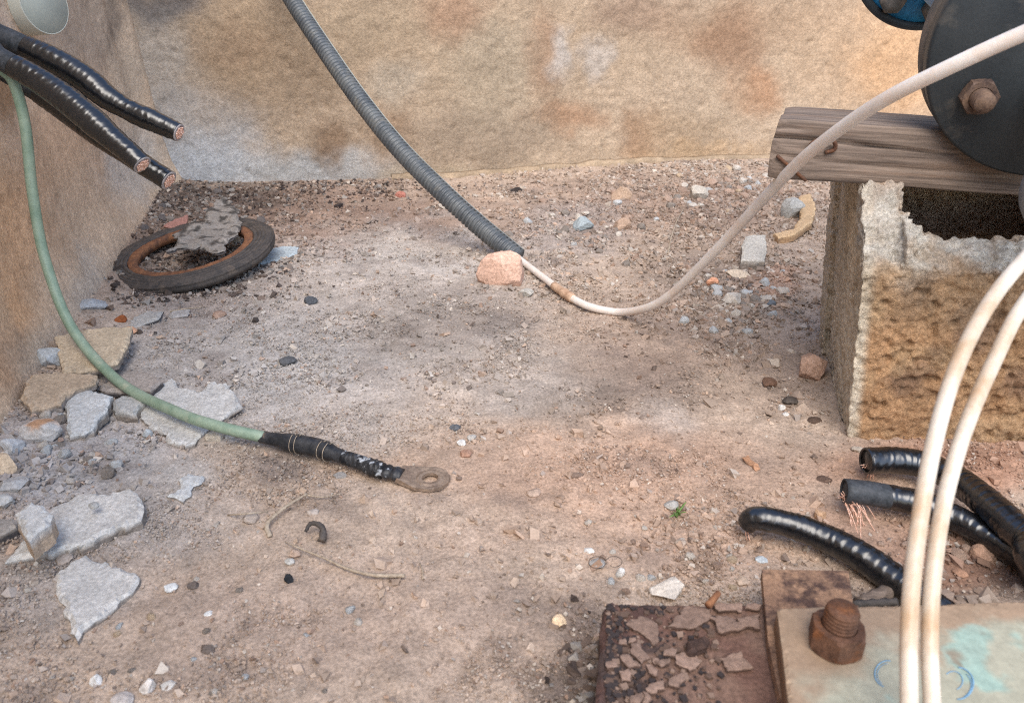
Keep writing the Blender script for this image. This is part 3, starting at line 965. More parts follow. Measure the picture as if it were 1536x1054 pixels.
power_cable_left('lowest taped black cable at left, mostly hidden behind the middle one',
                 [at(60, 140, 0.725), at(100, 168, 0.725), at(140, 197, 0.725), at(180, 224, 0.723), at(220, 250, 0.722), at(253, 271, 0.722)],
                 [at(-70, 70, 0.72), at(0, 104, 0.722), at(75, 150, 0.725)],
                 [(0, .0100), (.4, .0110), (.7, .0098), (1, .0098)], 13)

def strands(parent, p, targets, seed, r=0.00028):
    rr = np.random.default_rng(seed)
    parts = []
    for q in targets:
        m = (p + q) / 2 + np.array([0, 0, 0.004]) + rr.normal(0, 0.002, 3)
        path, _ = spline([p + rr.normal(0, 0.0012, 3), m, q], 0.0015)
        parts.append(tube(path, r, 5))
    mk('copper_strand', *join(parts), m_copper, parent=parent)

def power_cable_right(label, pts, rof, seed, jack=None, strand_px=(), tipdrop=None):
    root = thing('power_cable', label, 'cable', pts[0], 'taped cables lying by the base plate')
    if jack is not None:
        path, s = spline(jack, 0.002)
        V, F = tube(path, rof[0][1] * 0.95, 28)
        mk('jacket', V, F, m_jacket, parent=root)
        tip = jack[0]
        tdir = nrm(jack[0] - jack[1])
    else:
        tip, tdir = pts[0], nrm(pts[0] - pts[1])
    path, T = taped(root, pts, [(a, b * 0.94) for a, b in rof], 0.0062, 0.00038, seed)
    rr_ = rof[0][1]
    mk('core_sheath', *lathe([(rr_ * 0.97, -0.003), (rr_ * 0.95, 0.0008), (rr_ * 0.84, 0.0012), (rr_ * 0.82, -0.002)], tip, tdir, 32), m_jacket if jack is not None else m_tape, parent=root)
    if strand_px:
        rr = np.random.default_rng(seed)
        tg = [G(x + rr.normal(0, sx), y + rr.normal(0, sy), 0.002) for x, y, sx, sy, n in strand_px for _ in range(n)]
        strands(root, tip + tdir * 0.001 - np.array([0, 0, rr_ * 0.4]), tg, seed)
Gp = lambda x, y, u: G(x, y, u)
power_cable_right('long taped black cable nearest the bolted plate, cut end drooping left',
                  [Gp(1121, 786, .013), Gp(1128, 778, .018), Gp(1150, 778, .020), Gp(1190, 788, .018), Gp(1240, 807, .015), Gp(1292, 834, .013), Gp(1345, 872, .010), Gp(1415, 922, .009), Gp(1480, 980, .009)],
                  [(0, .0066), (.04, .0078), (.1, .0082), (.5, .0096), (.8, .0098), (1, .0098)], 21, strand_px=[(1124, 806, 2, 3, 5)])
power_cable_right('black cable with a bare grey jacketed end and spilled copper strands',
                  [Gp(1328, 744, .017), Gp(1370, 752, .016), Gp(1420, 771, .014), Gp(1480, 802, .012), Gp(1545, 842, .011), Gp(1640, 900, .010), Gp(1640, 900, .010) + np.array([0.2, -0.10, 0.0]), Gp(1640, 900, .010) + np.array([0.7, -0.2, 0.0])],
                  [(0, .0088), (.3, .0094), (1, .0098)], 23, jack=[Gp(1268, 736, .020), Gp(1300, 739, .019), Gp(1335, 745, .017)],
                  strand_px=[(1278, 768, 4, 6, 10), (1292, 788, 11, 7, 14)])
power_cable_right('thick taped black cable just below the concrete block, passing over its neighbour',
                  [Gp(1300, 691, .018), Gp(1340, 690, .018), Gp(1390, 698, .018), Gp(1440, 723, .022), Gp(1490, 762, .028), Gp(1540, 806, .030), Gp(1640, 880, .030), Gp(1640, 880, .020) + np.array([0.2, -0.06, -0.008]), Gp(1640, 880, .012) + np.array([0.7, -0.12, 0.0])],
                  [(0, .0100), (.4, .0106), (.6, .0112), (.75, .0124), (1, .0124)], 27, strand_px=[(1306, 716, 3, 3, 8)])

# ------------------------------------------------------------------ green earth cable with its lug
def earth_cable():
    pts = [at(-60, 60, .66) - LN * 0.14, at(-60, 60, .66), at(-20, 92, .67), at(6, 108, .676), at(22, 128, .682), at(38, 190, .692), at(49, 290, .708), at(68, 390, .722), at(108, 492, .722), at(178, 572, .692), G(265, 618, .016), G(330, 640, .016), G(398, 656, .011)]
    root = thing('earth_cable', 'green insulated cable curving down the left wall to a ring lug', 'cable', G(398, 656))
    path, s = spline(pts, 0.004)
    mk('insulation', *tube(path, 0.0047, 24), m_green, parent=root)
    pts = [G(392, 655, .011), G(420, 660, .011), G(445, 665, .011), G(475, 671, .011), G(500, 680, .010), G(530, 690, .009), G(555, 699, .008)]
    path, s = spline(pts, 0.001)
    rof = [(0, .0050), (.16, .0055), (.26, .0074), (.6, .0074), (.68, .0056), (.85, .0047), (1, .0047)]
    n = 28
    def rf(i, th):
        q = np.stack([np.repeat(s, n), np.tile(np.cos(th[0]) * .008, len(s)), np.tile(np.sin(th[0]) * .008, len(s))], 1)
        return np.interp(s / s[-1], *zip(*rof))[:, None] + 0.0005 * fbm(q, 0.007, 3, 4).reshape(len(s), n)
    sl = mk('black_sleeve', *tube(path, rf, n), m_sleeve, parent=root)
    T, A, B = frames(path)
    for f in (0.30, 0.34, 0.57, 0.62):
        k = int(f * len(path))
        mk('binding_wire', *tube(path[k] + 0.0079 * (np.cos(np.linspace(0, 6.3, 30))[:, None] * A[k] + np.sin(np.linspace(0, 6.3, 30))[:, None] * B[k]) + np.outer(np.linspace(-.001, .001, 30), T[k]), 0.0003, 5), m_straw, parent=sl)
    pts = [G(515, 685, .0095), G(535, 692, .009), G(556, 700, .0085), G(574, 706, .008)]
    taped(root, pts, [(0, .0049), (.5, .0052), (.8, .0062), (1, .0056)], 0.005, 0.0009, 31, m_oldtape, 'peeling_tape', 0.0008, 28)
    pts = [G(566, 704, .008), G(585, 708, .0075), G(603, 712, .006)]
    path, s = spline(pts, 0.001)
    lug = mk('cable_lug', *tube(path, lambda i, th: 0.0058 + 0.0006 * np.sin(i * 0.9) + 0 * th, 24, flat=(0.8, 1.1)), m_oldtape, parent=root)
    # ring tongue of the lug
    c = G(645, 716, .0045)
    e = G(598, 711, .0045)
    ux = nrm((c - e) * [1, 1, 0])
    uy = np.array([-ux[1], ux[0], 0])
    L = float(np.linalg.norm((c - e)[:2]))
    R = 0.0148
    out = [(-L, -0.0085), (-L * 0.55, -0.0125), (-L * 0.3, -R), (0.004, -R * 1.0), (R * 0.75, -R * 0.72), (R * 1.02, -R * 0.15), (R * 0.95, R * 0.4), (R * 0.55, R * 0.86), (0, R), (-L * 0.35, R * 0.95), (-L * 0.6, 0.0115), (-L, 0.0085)]
    out = [(a, b) for a, b in out]
    hole = [(0.0062 * math.cos(t), 0.0062 * math.sin(t)) for t in np.linspace(0, 2 * math.pi, 29)[:-1]]
    W2 = lambda l: np.array([c[:2] + ux[:2] * a + uy[:2] * b for a, b in l])
    def top(x, y):
        d = np.stack([x - c[0], y - c[1]], 1)
        r_ = np.hypot(d[:, 0], d[:, 1])
        return c[2] + 0.0006 * np.exp(-((r_ - 0.0085) / 0.0014) ** 2) - 0.0004 * np.exp(-((r_ - 0.0108) / 0.001) ** 2) + 0.002 * sstep(0.3, 1.0, -(d @ ux[:2]) / L)
    V, F, kind = plate_mesh(W2(out), top, lambda x, y: np.full(len(x), c[2] - 0.0024), 0.0014, 0.0002, 0.0002, 77, [W2(hole)])
    mk('ring_tongue', V, F, m_lug, parent=lug, smooth=False)
earth_cable()

# ------------------------------------------------------------------ corrugated conduit and the milky tube that leaves it
def conduit():
    hi = [at(338, -185, 1.29), at(292, -290, 1.31)]
    pts = [hi[1] - BN * 0.16 + np.array([-0.04, 0, 0.10]), hi[1], hi[0], at(395, -75, 1.25), at(438, 0, 1.21), at(492, 82, 1.17), at(545, 157, 1.135), at(602, 227, 1.105), at(665, 290, 1.075), at(718, 338, 1.06), at(776, 386, 1.035)]
    path, s = spline(pts, 0.0008)
    root = thing('corrugated_conduit', 'dark grey corrugated conduit slanting down the wall to the pink rock', 'conduit', path[-1])
    pitch = 0.0064
    body = mk('ribbed_wall', *tube(path, lambda i, th: 0.0124 + 0.0013 * np.clip(np.sin(s[i] * 2 * math.pi / pitch) * 1.6, -1, 1) + 0 * th, 28), m_conduit, parent=root)
    T, A, B = frames(path)
    sp = (path + 0.0135 * (A * 0.55 - B * 0.83))[::3]
    mk('seam', *tube(sp, 0.0010, 8), m_pvc, parent=body)
    sp = (path + 0.0135 * (A * 0.75 - B * 0.66))[::3]
    mk('seam', *tube(sp, 0.0007, 8), m_conduit, parent=body)
    r2 = thing('milky_tube', 'thin white plastic tube sagging to the ground and rising over the timber', 'tube', G(930, 470))
    pts = [at(760, 372, 1.04), at(782, 391, 1.03), G(812, 414, .008), G(850, 442, .007), G(885, 460, .007), G(930, 468, .007), at(972, 461, .815), at(1010, 438, .775), at(1075, 374, .70), at(1140, 304, .628), at(1200, 242, .56), at(1265, 190, .51), at(1335, 145, .47), at(1430, 98, .435), at(1536, 50, .41), at(1650, 5, .39)]
    e_ = pts[-1]
    pts += [e_ + np.array([0.15, 0.0, -0.01]), e_ + np.array([0.34, 0.05, -0.14]), np.array([e_[0] + 0.45, e_[1] + 0.1, 0.006]), np.array([e_[0] + 0.9, e_[1] + 0.15, 0.006])]
    path, s = spline(pts, 0.003)
    mk('tube_wall', *tube(path, 0.0044, 24), m_hose, parent=r2)
    k0, k1 = [int(np.argmin(np.abs(project(path)[0] - x))) for x in (832, 862)]
    cp = path[k0:k1]
    n_ = len(cp)
    jn = mk('coupling', *tube(cp, lambda i, th: 0.0053 + 0.0014 * np.exp(-((i - n_ * 0.55) / 1.2) ** 2) + 0.0012 * np.exp(-((i - n_ * 0.8) / 1.0) ** 2) + 0 * th, 24), m_joint, parent=r2)
conduit()

def loops():
    for label, pts in (('left strand of the paired stained white hoses at lower right', [at(1610, 320, .372), at(1536, 390, .350), at(1482, 458, .338), at(1436, 548, .326), at(1402, 660, .316), at(1378, 790, .306), at(1366, 900, .300), at(1363, 1000, .295), at(1366, 1120, .288), at(1375, 1300, .28)]),
                       ('right strand of the paired stained white hoses at lower right', [at(1630, 350, .385), at(1540, 450, .362), at(1492, 540, .350), at(1449, 640, .338), at(1418, 745, .328), at(1401, 850, .318), at(1395, 950, .310), at(1398, 1054, .303), at(1408, 1180, .295), at(1415, 1300, .29)])):
        e_, f_ = pts[0], pts[-1]
        pts = [np.array([e_[0] + 0.75, e_[1] - 0.1, 0.005]), np.array([e_[0] + 0.36, e_[1] - 0.02, 0.008]), e_ + np.array([0.20, 0.05, -0.05]), e_ + np.array([0.08, 0.03, 0.01])] + pts + [f_ + np.array([0.0, -0.03, -0.045]), np.array([f_[0] + 0.02, f_[1] - 0.12, 0.005]), np.array([f_[0] + 0.10, f_[1] - 0.45, 0.005])]
        path, s = spline(pts, 0.003)
        o = mk('white_hose', *tube(path, 0.0033, 28), m_hosedirty)
        tag(o, label, 'hose', 'paired white hoses')
loops()

# ------------------------------------------------------------------ gasket ring in the corner
def gasket():
    c = G(289, 378, 0.021)
    nrm_ = nrm([-0.10, -0.13, 1])
    root = thing('gasket_ring', 'large grooved rubber ring with rusty inner band, lying in the wall corner', 'gasket', c)
    R = 0.107
    prof = [(0.0805, 0.010)]
    for k in range(5):
        r_ = 0.082 + k * 0.0046
        h_ = 0.0115 - 0.0006 * k * k * 0.5
        prof += [(r_, h_), (r_ + 0.003, h_ - 0.0002), (r_ + 0.0034, h_ - 0.0022), (r_ + 0.0043, h_ - 0.0022)]
    prof = [(a, 0.62 * b) for a, b in prof]
    prof += [(R - 0.0015, 0.004), (R, 0.002), (R - 0.001, 0.0005), (R - 0.0006, -0.001), (R, -0.003), (R - 0.002, -0.008), (0.0805, -0.008)]
    V, F = lathe(prof, c, nrm_, 128, close=True)
    V = V + 0.0012 * np.stack([fbm(V, 0.03, 2, k) for k in (1, 2, 3)], 1)
    mk('rubber_ring', V, F, m_rubber, parent=root)
    V, F = lathe([(0.0802, 0.0055), (0.0795, 0.0062), (0.070, 0.0058), (0.0685, 0.005), (0.0685, -0.004), (0.0802, -0.004)], c, nrm_, 128, close=True)
    V = V + 0.0010 * np.stack([fbm(V, 0.012, 3, k) for k in (4, 5, 6)], 1)
    mk('rusty_band', V, F, m_rust, parent=root)
gasket()

# ------------------------------------------------------------------ steel base at lower right
BOX = np.array([[x, y, z] for x in (-1, 1) for y in (-1, 1) for z in (-1, 1)], float)
BF = np.array([[0, 1, 3, 2], [4, 6, 7, 5], [0, 4, 5, 1], [2, 3, 7, 6], [0, 2, 6, 4], [1, 5, 7, 3]])
def base_steel():
    def dirt(V, C):
        px, py, _ = project(V)
        n = fbm(V, 0.012, 4, 5)
        dk = (sstep(0.0, 0.25, n + 0.40 - (px - 920) / 150 + 0.2 * fbm(V, 0.04, 2, 3)) * 0.85)[:, None]
        C = C * (1 - dk) + np.array(lin(66, 56, 54)) * dk
        rd = (sstep(0.1, 0.4, fbm(V, 0.03, 3, 14)) * 0.5)[:, None]
        return C * (1 - rd) + np.array(lin(96, 66, 58)) * rd
    root = thing('steel_base', 'dark dirt crusted steel base with flaking crust, bottom right of centre', 'base plate', on_z(1020, 980, 0))
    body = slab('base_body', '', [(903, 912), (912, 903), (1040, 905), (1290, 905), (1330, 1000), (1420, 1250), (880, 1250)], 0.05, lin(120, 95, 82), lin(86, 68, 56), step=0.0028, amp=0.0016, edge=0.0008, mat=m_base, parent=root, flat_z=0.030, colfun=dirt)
    FL = [[(940, 935), (962, 922), (985, 930), (992, 950), (985, 968), (962, 950)], [(945, 965), (958, 962), (975, 985), (965, 992), (950, 982)], [(930, 985), (945, 980), (962, 995), (945, 998)],
          [(1002, 940), (1030, 905), (1066, 912), (1068, 925), (1045, 940), (1015, 938)], [(1070, 905), (1110, 902), (1112, 915), (1078, 915)], [(1122, 905), (1144, 904), (1140, 912), (1120, 912)],
          [(908, 990), (922, 988), (926, 998), (912, 1000)], [(932, 1006), (946, 1003), (948, 1018), (934, 1020)], [(972, 996), (984, 1000), (985, 1012), (973, 1008)], [(978, 985), (990, 985), (990, 995), (980, 995)],
          [(1002, 1018), (1022, 1006), (1030, 1018), (1016, 1026), (1004, 1025)], [(966, 1030), (992, 1018), (996, 1030), (980, 1038)], [(945, 1042), (964, 1034), (968, 1042), (960, 1052), (946, 1050)], [(966, 1036), (978, 1042), (972, 1052), (964, 1050)],
          [(940, 955), (950, 952), (948, 962), (940, 962)], [(926, 958), (938, 955), (940, 964), (928, 966)], [(998, 972), (1016, 972), (1012, 984), (996, 982)], [(986, 990), (1004, 983), (1004, 992), (992, 996)],
          [(1012, 978), (1040, 972), (1050, 992), (1035, 1004), (1014, 992)], [(1066, 925), (1092, 922), (1120, 940), (1085, 948)], [(1108, 926), (1140, 920), (1142, 940), (1112, 938)], [(1080, 985), (1110, 975), (1130, 1000), (1090, 1004)]]
    rr = np.random.default_rng(3)
    for k, f in enumerate(FL):
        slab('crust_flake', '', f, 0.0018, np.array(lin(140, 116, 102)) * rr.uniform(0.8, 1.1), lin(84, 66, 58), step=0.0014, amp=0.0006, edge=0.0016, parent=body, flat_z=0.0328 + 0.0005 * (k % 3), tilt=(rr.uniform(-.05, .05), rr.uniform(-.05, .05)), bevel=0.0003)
    slab('crust_lump', '', [(1030, 958), (1058, 950), (1064, 968), (1045, 976), (1028, 972)], 0.005, lin(74, 58, 52), step=0.0022, amp=0.0016, parent=body, flat_z=0.0365)
    r = np.random.default_rng(8)
    n = 650
    px, py = 912 + 170 * r.random(n) ** 2.2, r.uniform(908, 1060, n)
    P = np.array([on_z(a, b, 0.0308) for a, b in zip(px, py)])
    Vb = BOX[None] * (1 + r.uniform(-0.45, 0.3, (n, 8, 3))) * (0.0004 + 0.0013 * r.random(n) ** 2)[:, None, None] * np.array([1, 1, 0.6])
    a_ = r.uniform(0, 6.28, n)[:, None]
    Vb = np.stack([Vb[:, :, 0] * np.cos(a_) - Vb[:, :, 1] * np.sin(a_), Vb[:, :, 0] * np.sin(a_) + Vb[:, :, 1] * np.cos(a_), Vb[:, :, 2]], 2)
    Vb = (Vb + P[:, None, :]).reshape(-1, 3)
    cc = np.repeat(np.array([lin(60, 53, 52), lin(96, 78, 68), lin(134, 112, 98)])[r.choice(3, n, p=[.5, .3, .2])], 8, axis=0)
    o = mk('crust_crumbs', Vb, (BF[None] + (np.arange(n) * 8)[:, None, None]).reshape(-1, 4), m_grain, parent=body, col=cc, smooth=False)
    o['kind'] = 'stuff'
    root = thing('bolted_plate', 'worn pale green steel plate with turquoise patches and a rusty bolt', 'steel plate', on_z(1350, 1000, 0))
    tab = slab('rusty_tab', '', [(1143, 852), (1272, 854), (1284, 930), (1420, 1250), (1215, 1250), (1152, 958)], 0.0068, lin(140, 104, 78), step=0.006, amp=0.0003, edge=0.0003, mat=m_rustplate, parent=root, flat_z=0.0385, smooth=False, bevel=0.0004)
    def paint(V, C):
        px, py, _ = project(V)
        def blob(x, y, rx, ry): return np.exp(-((px - x) / rx) ** 2 - ((py - y) / ry) ** 2)
        n1, n2, n3 = fbm(V, 0.03, 4, 51, .6), fbm(V, 0.012, 4, 52, .6), fbm(V, 0.05, 3, 53)
        C = np.tile(np.array(lin(164, 160, 140)), (len(V), 1)) * (1 + 0.12 * n1[:, None])
        br = sstep(0.0, 0.5, n1 + 0.75 * sstep(958, 915, py) + 0.75 * sstep(1330, 1175, px) + 0.3 * blob(1500, 900, 90, 60) - 0.12)[:, None] * 0.8
        C = C * (1 - br) + np.array(lin(150, 120, 96)) * (1 + 0.2 * n2[:, None]) * br
        tq = np.clip(blob(1455, 965, 36, 34) + blob(1492, 1030, 40, 16) + blob(1465, 1010, 26, 14) + 0.5 * blob(1290, 1050, 80, 24) + 0.4 * blob(1240, 1002, 18, 8) + blob(1530, 960, 18, 40) * .6, 0, 1)
        tq = sstep(0.45, 0.85, tq + 0.8 * n2 + 0.3 * n1)[:, None] * 0.6
        C = C * (1 - tq) + np.array(lin(138, 176, 166)) * tq
        rs = sstep(0.38, 0.55, n2 + 0.25 * n3)[:, None] * 0.6
        return C * (1 - rs) + np.array(lin(128, 88, 62)) * rs
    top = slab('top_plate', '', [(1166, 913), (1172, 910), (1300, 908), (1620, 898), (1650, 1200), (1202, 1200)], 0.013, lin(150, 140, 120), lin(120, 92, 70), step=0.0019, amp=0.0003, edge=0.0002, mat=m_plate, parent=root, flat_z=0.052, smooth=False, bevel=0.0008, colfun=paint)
    bc = on_z(1251, 968, 0.0522)
    nut = mk('hex_nut', *hexnut(bc, (0.03, 0.03, 1), 0.0225, 0.0125, 0.0075, 0.55), m_rustnut, parent=root, smooth=False)
    mk('stud', *threaded(bc, (0.03, 0.03, 1), 0.0074, 0.0225), m_rustnut, parent=nut)
    def arc(x, y, rx, ry, a0, a1, r):
        return tube(np.array([on_z(x + rx * math.cos(a), y + ry * math.sin(a), 0.0524) for a in np.linspace(a0, a1, 24)]), r, 6, flat=(0.25, 1))
    mk('blue_mark', *join([arc(1332, 1010, 20, 20, 1.9, 4.9, .00035), arc(1333, 1011, 17, 17, 2.2, 4.6, .0002)]), m_bluemark, parent=top)
    mk('blue_mark', *join([arc(1436, 1024, 24, 24, -1.5, 1.6, .0004), arc(1430, 1020, 14, 14, -2.4, 1.2, .00025), arc(1440, 1026, 17, 19, -1.0, 1.2, .00025)]), m_bluemark, parent=top)
base_steel()

# ------------------------------------------------------------------ broken render and stones
PG, MG, PK, TN = lin(184, 184, 182), lin(138, 128, 119), lin(206, 168, 146), lin(186, 164, 138)  # MG on slab sides: darkened to paint their shade into the colour
DK, BRN, WH, BLU, ORG = lin(78, 74, 74), lin(106, 82, 68), lin(214, 210, 204), lin(160, 168, 172), lin(188, 134, 98)
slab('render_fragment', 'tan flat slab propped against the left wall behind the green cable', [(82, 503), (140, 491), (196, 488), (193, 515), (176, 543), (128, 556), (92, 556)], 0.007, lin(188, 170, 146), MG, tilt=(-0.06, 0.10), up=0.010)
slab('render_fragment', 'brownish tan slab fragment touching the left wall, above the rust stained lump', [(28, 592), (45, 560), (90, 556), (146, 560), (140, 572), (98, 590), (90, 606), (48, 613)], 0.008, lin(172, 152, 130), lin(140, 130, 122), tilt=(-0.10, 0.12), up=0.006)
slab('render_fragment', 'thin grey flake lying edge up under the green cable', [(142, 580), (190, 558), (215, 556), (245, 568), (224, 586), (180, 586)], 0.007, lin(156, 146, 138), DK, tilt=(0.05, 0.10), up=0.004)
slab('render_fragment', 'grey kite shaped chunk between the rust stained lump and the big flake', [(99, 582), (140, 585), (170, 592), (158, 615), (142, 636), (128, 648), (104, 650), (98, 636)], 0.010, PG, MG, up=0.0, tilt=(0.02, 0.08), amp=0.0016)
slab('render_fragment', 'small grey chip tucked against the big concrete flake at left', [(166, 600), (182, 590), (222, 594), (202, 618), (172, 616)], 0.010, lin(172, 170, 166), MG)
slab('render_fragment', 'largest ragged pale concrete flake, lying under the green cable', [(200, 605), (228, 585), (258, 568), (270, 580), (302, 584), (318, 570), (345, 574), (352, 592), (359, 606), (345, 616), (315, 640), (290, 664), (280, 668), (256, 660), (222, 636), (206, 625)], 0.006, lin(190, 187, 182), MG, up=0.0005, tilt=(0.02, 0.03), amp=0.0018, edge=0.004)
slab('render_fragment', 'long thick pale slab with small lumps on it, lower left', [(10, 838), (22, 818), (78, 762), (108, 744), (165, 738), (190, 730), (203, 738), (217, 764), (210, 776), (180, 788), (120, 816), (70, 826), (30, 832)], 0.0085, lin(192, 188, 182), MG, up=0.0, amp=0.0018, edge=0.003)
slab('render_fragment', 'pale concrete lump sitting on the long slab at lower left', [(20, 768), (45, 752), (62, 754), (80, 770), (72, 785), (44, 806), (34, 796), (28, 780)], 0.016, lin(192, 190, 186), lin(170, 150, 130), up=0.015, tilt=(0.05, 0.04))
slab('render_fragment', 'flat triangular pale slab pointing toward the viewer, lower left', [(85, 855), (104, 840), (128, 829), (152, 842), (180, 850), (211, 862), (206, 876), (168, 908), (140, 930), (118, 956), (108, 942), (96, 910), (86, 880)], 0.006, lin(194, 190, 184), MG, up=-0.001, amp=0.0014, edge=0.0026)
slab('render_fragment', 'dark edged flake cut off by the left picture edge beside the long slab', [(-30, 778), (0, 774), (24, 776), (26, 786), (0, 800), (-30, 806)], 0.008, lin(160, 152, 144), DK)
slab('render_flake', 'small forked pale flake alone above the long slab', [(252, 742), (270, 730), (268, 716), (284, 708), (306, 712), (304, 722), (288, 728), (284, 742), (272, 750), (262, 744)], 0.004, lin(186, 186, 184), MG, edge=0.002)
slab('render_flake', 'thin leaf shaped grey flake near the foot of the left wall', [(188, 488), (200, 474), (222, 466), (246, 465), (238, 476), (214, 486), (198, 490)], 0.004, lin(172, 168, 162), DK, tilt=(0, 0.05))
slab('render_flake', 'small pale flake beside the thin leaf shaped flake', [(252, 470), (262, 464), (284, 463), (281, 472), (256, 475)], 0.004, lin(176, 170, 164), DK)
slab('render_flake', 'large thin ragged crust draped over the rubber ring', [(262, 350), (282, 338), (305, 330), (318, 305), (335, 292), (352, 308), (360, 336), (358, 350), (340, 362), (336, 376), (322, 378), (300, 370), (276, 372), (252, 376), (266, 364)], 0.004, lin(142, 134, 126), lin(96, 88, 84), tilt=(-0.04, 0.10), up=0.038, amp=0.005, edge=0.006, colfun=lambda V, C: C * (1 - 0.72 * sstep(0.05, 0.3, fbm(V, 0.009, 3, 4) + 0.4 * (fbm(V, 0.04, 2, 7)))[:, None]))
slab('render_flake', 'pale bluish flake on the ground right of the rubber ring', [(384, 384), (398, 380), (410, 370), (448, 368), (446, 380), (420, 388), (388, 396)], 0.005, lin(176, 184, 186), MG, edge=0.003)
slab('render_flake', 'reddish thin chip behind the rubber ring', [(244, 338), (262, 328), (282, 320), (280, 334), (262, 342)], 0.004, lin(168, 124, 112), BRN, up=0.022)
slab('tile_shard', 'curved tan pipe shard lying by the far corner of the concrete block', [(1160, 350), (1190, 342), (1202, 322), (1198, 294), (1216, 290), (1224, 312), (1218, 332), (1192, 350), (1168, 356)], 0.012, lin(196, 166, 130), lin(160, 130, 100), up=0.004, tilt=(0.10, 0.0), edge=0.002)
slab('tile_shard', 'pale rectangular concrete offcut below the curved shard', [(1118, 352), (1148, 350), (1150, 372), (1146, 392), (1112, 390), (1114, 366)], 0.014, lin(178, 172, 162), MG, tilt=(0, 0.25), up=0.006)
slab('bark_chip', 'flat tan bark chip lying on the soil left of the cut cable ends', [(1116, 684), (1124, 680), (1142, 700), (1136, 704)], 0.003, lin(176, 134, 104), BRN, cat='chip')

R_ = rock
R_('limestone_rock', 'angular pink rock at the lower end of the corrugated conduit', 752, 408, 70, 60, lin(208, 172, 152), cat='rock', cuts=22, deep=0.7, level=4)
R_('limestone_rock', 'rounded pinkish rock against the lower left side of the concrete block', 1217, 552, 48, 50, lin(186, 154, 134), cat='rock', level=4)
R_('limestone_rock', 'white faced stone half buried behind the dirty steel base', 1000, 878, 56, 40, lin(206, 196, 184), cat='rock', level=4)
R_('render_lump', 'grey lump with orange stained top near the left wall', 66, 640, 62, 50, lin(184, 180, 176), cat='rubble', tall=0.42, level=4, stain=lin(186, 138, 96))
R_('pebble', 'small squarish pale pebble right below the pink rock', 789, 439, 24, 15, lin(176, 170, 160))
R_('pebble', 'grey stone at the foot of the left wall below the ring', 142, 456, 38, 22, lin(164, 166, 168))
R_('pebble', 'black coal like pebble alone in the lower middle ground', 434, 867, 16, 18, lin(42, 44, 48))
R_('pebble', 'blunt tan stone left of the dirty steel base', 838, 930, 23, 22, lin(216, 190, 158))
R_('pebble', 'dark slate pebble left of the pink rock', 466, 452, 22, 16, lin(84, 86, 90))
R_('pebble', 'dark grey wedge pebble above the big pale flake', 433, 541, 26, 17, lin(92, 92, 94))
R_('pebble', 'brown tilted stone in front of the pinkish rock', 1153, 573, 25, 17, BRN)
R_('pebble', 'dark rounded stone below the brown tilted stone', 1185, 601, 23, 15, lin(88, 80, 74))
R_('pebble', 'dark brown stone beside the foot of the concrete block', 1221, 629, 22, 14, lin(92, 76, 66))
R_('pebble', 'upper of two white specks beside the dark rounded stone', 1173, 612, 11, 11, WH)
R_('pebble', 'lower of two white specks beside the dark rounded stone', 1178, 621, 11, 9, WH)
R_('pebble', 'smooth pale brown stone at the foot of the back wall centre', 933, 292, 34, 24, lin(186, 160, 138))
R_('pebble', 'blue grey block shaped stone in front of the back wall', 875, 338, 32, 24, lin(152, 160, 162))
R_('pebble', 'ragged tan stone right of the blue grey stone', 934, 338, 26, 22, lin(176, 150, 130))
R_('pebble', 'pale wedge stone near the wall below the timber end', 1048, 293, 28, 24, lin(184, 174, 160))
R_('pebble', 'grey stone lying inside the curved tan shard', 1188, 318, 34, 34, lin(168, 166, 160))
R_('pebble', 'orange stone among the grey gravel left of the block', 1068, 423, 20, 16, lin(204, 150, 120))
R_('pebble', 'pale round stone in the middle of the grey gravel', 1098, 451, 30, 24, lin(190, 180, 168))
R_('pebble', 'flat pale stick like stone above the grey gravel', 1108, 413, 36, 10, lin(196, 178, 156))
R_('pebble', 'dark blue grey pebble in the gravel left of the block', 1155, 456, 15, 12, lin(104, 110, 116))
R_('pebble', 'tan flat pebble right of the dark blue grey one', 1173, 458, 22, 13, lin(176, 152, 132))
R_('pebble', 'orange chip at the corner of the propped tan slab', 196, 496, 22, 14, lin(206, 160, 130))
R_('pebble', 'rust brown crumb beside the leaf shaped flake', 182, 479, 18, 14, lin(140, 82, 50))
R_('pebble', 'grey pebble resting on the long slab', 141, 757, 16, 12, lin(164, 162, 158), up=0.016)
R_('pebble', 'small stone under the right tip of the largest flake', 323, 653, 28, 20, lin(186, 176, 162))
R_('pebble', 'pale stone under the green cable before its black sleeve', 347, 652, 20, 14, lin(180, 176, 170))
R_('pebble', 'grey chip below the kite shaped chunk', 222, 650, 16, 16, lin(170, 174, 176))
R_('pebble', 'tan stone at the left picture edge below the stained lump', 8, 698, 40, 40, lin(196, 174, 148))
R_('pebble', 'grey rubble stone left of the rust stained lump', 18, 670, 32, 28, lin(178, 178, 178))
R_('pebble', 'grey flat rubble stone above the long slab at left', 22, 724, 42, 28, lin(172, 170, 168))
R_('pebble', 'pale rubble stone at the left edge over the dark edged flake', 6, 752, 30, 26, lin(180, 178, 174))
R_('pebble', 'thin stone poking out between long slab and triangular slab', 96, 838, 26, 14, lin(160, 148, 138))
R_('pebble', 'white pebble right of the triangular slab', 257, 879, 20, 14, lin(206, 206, 204))
R_('pebble', 'dark broken chip right of the white pebble', 290, 877, 16, 14, lin(100, 90, 84))
R_('pebble', 'white blunt pebble at the bottom left corner region', 145, 1020, 18, 20, WH)
R_('pebble', 'largest pale stone along the bottom left edge', 222, 1029, 24, 28, lin(206, 198, 190))
R_('pebble', 'pale flat stone right of the largest bottom stone', 253, 1026, 22, 14, lin(196, 190, 182))
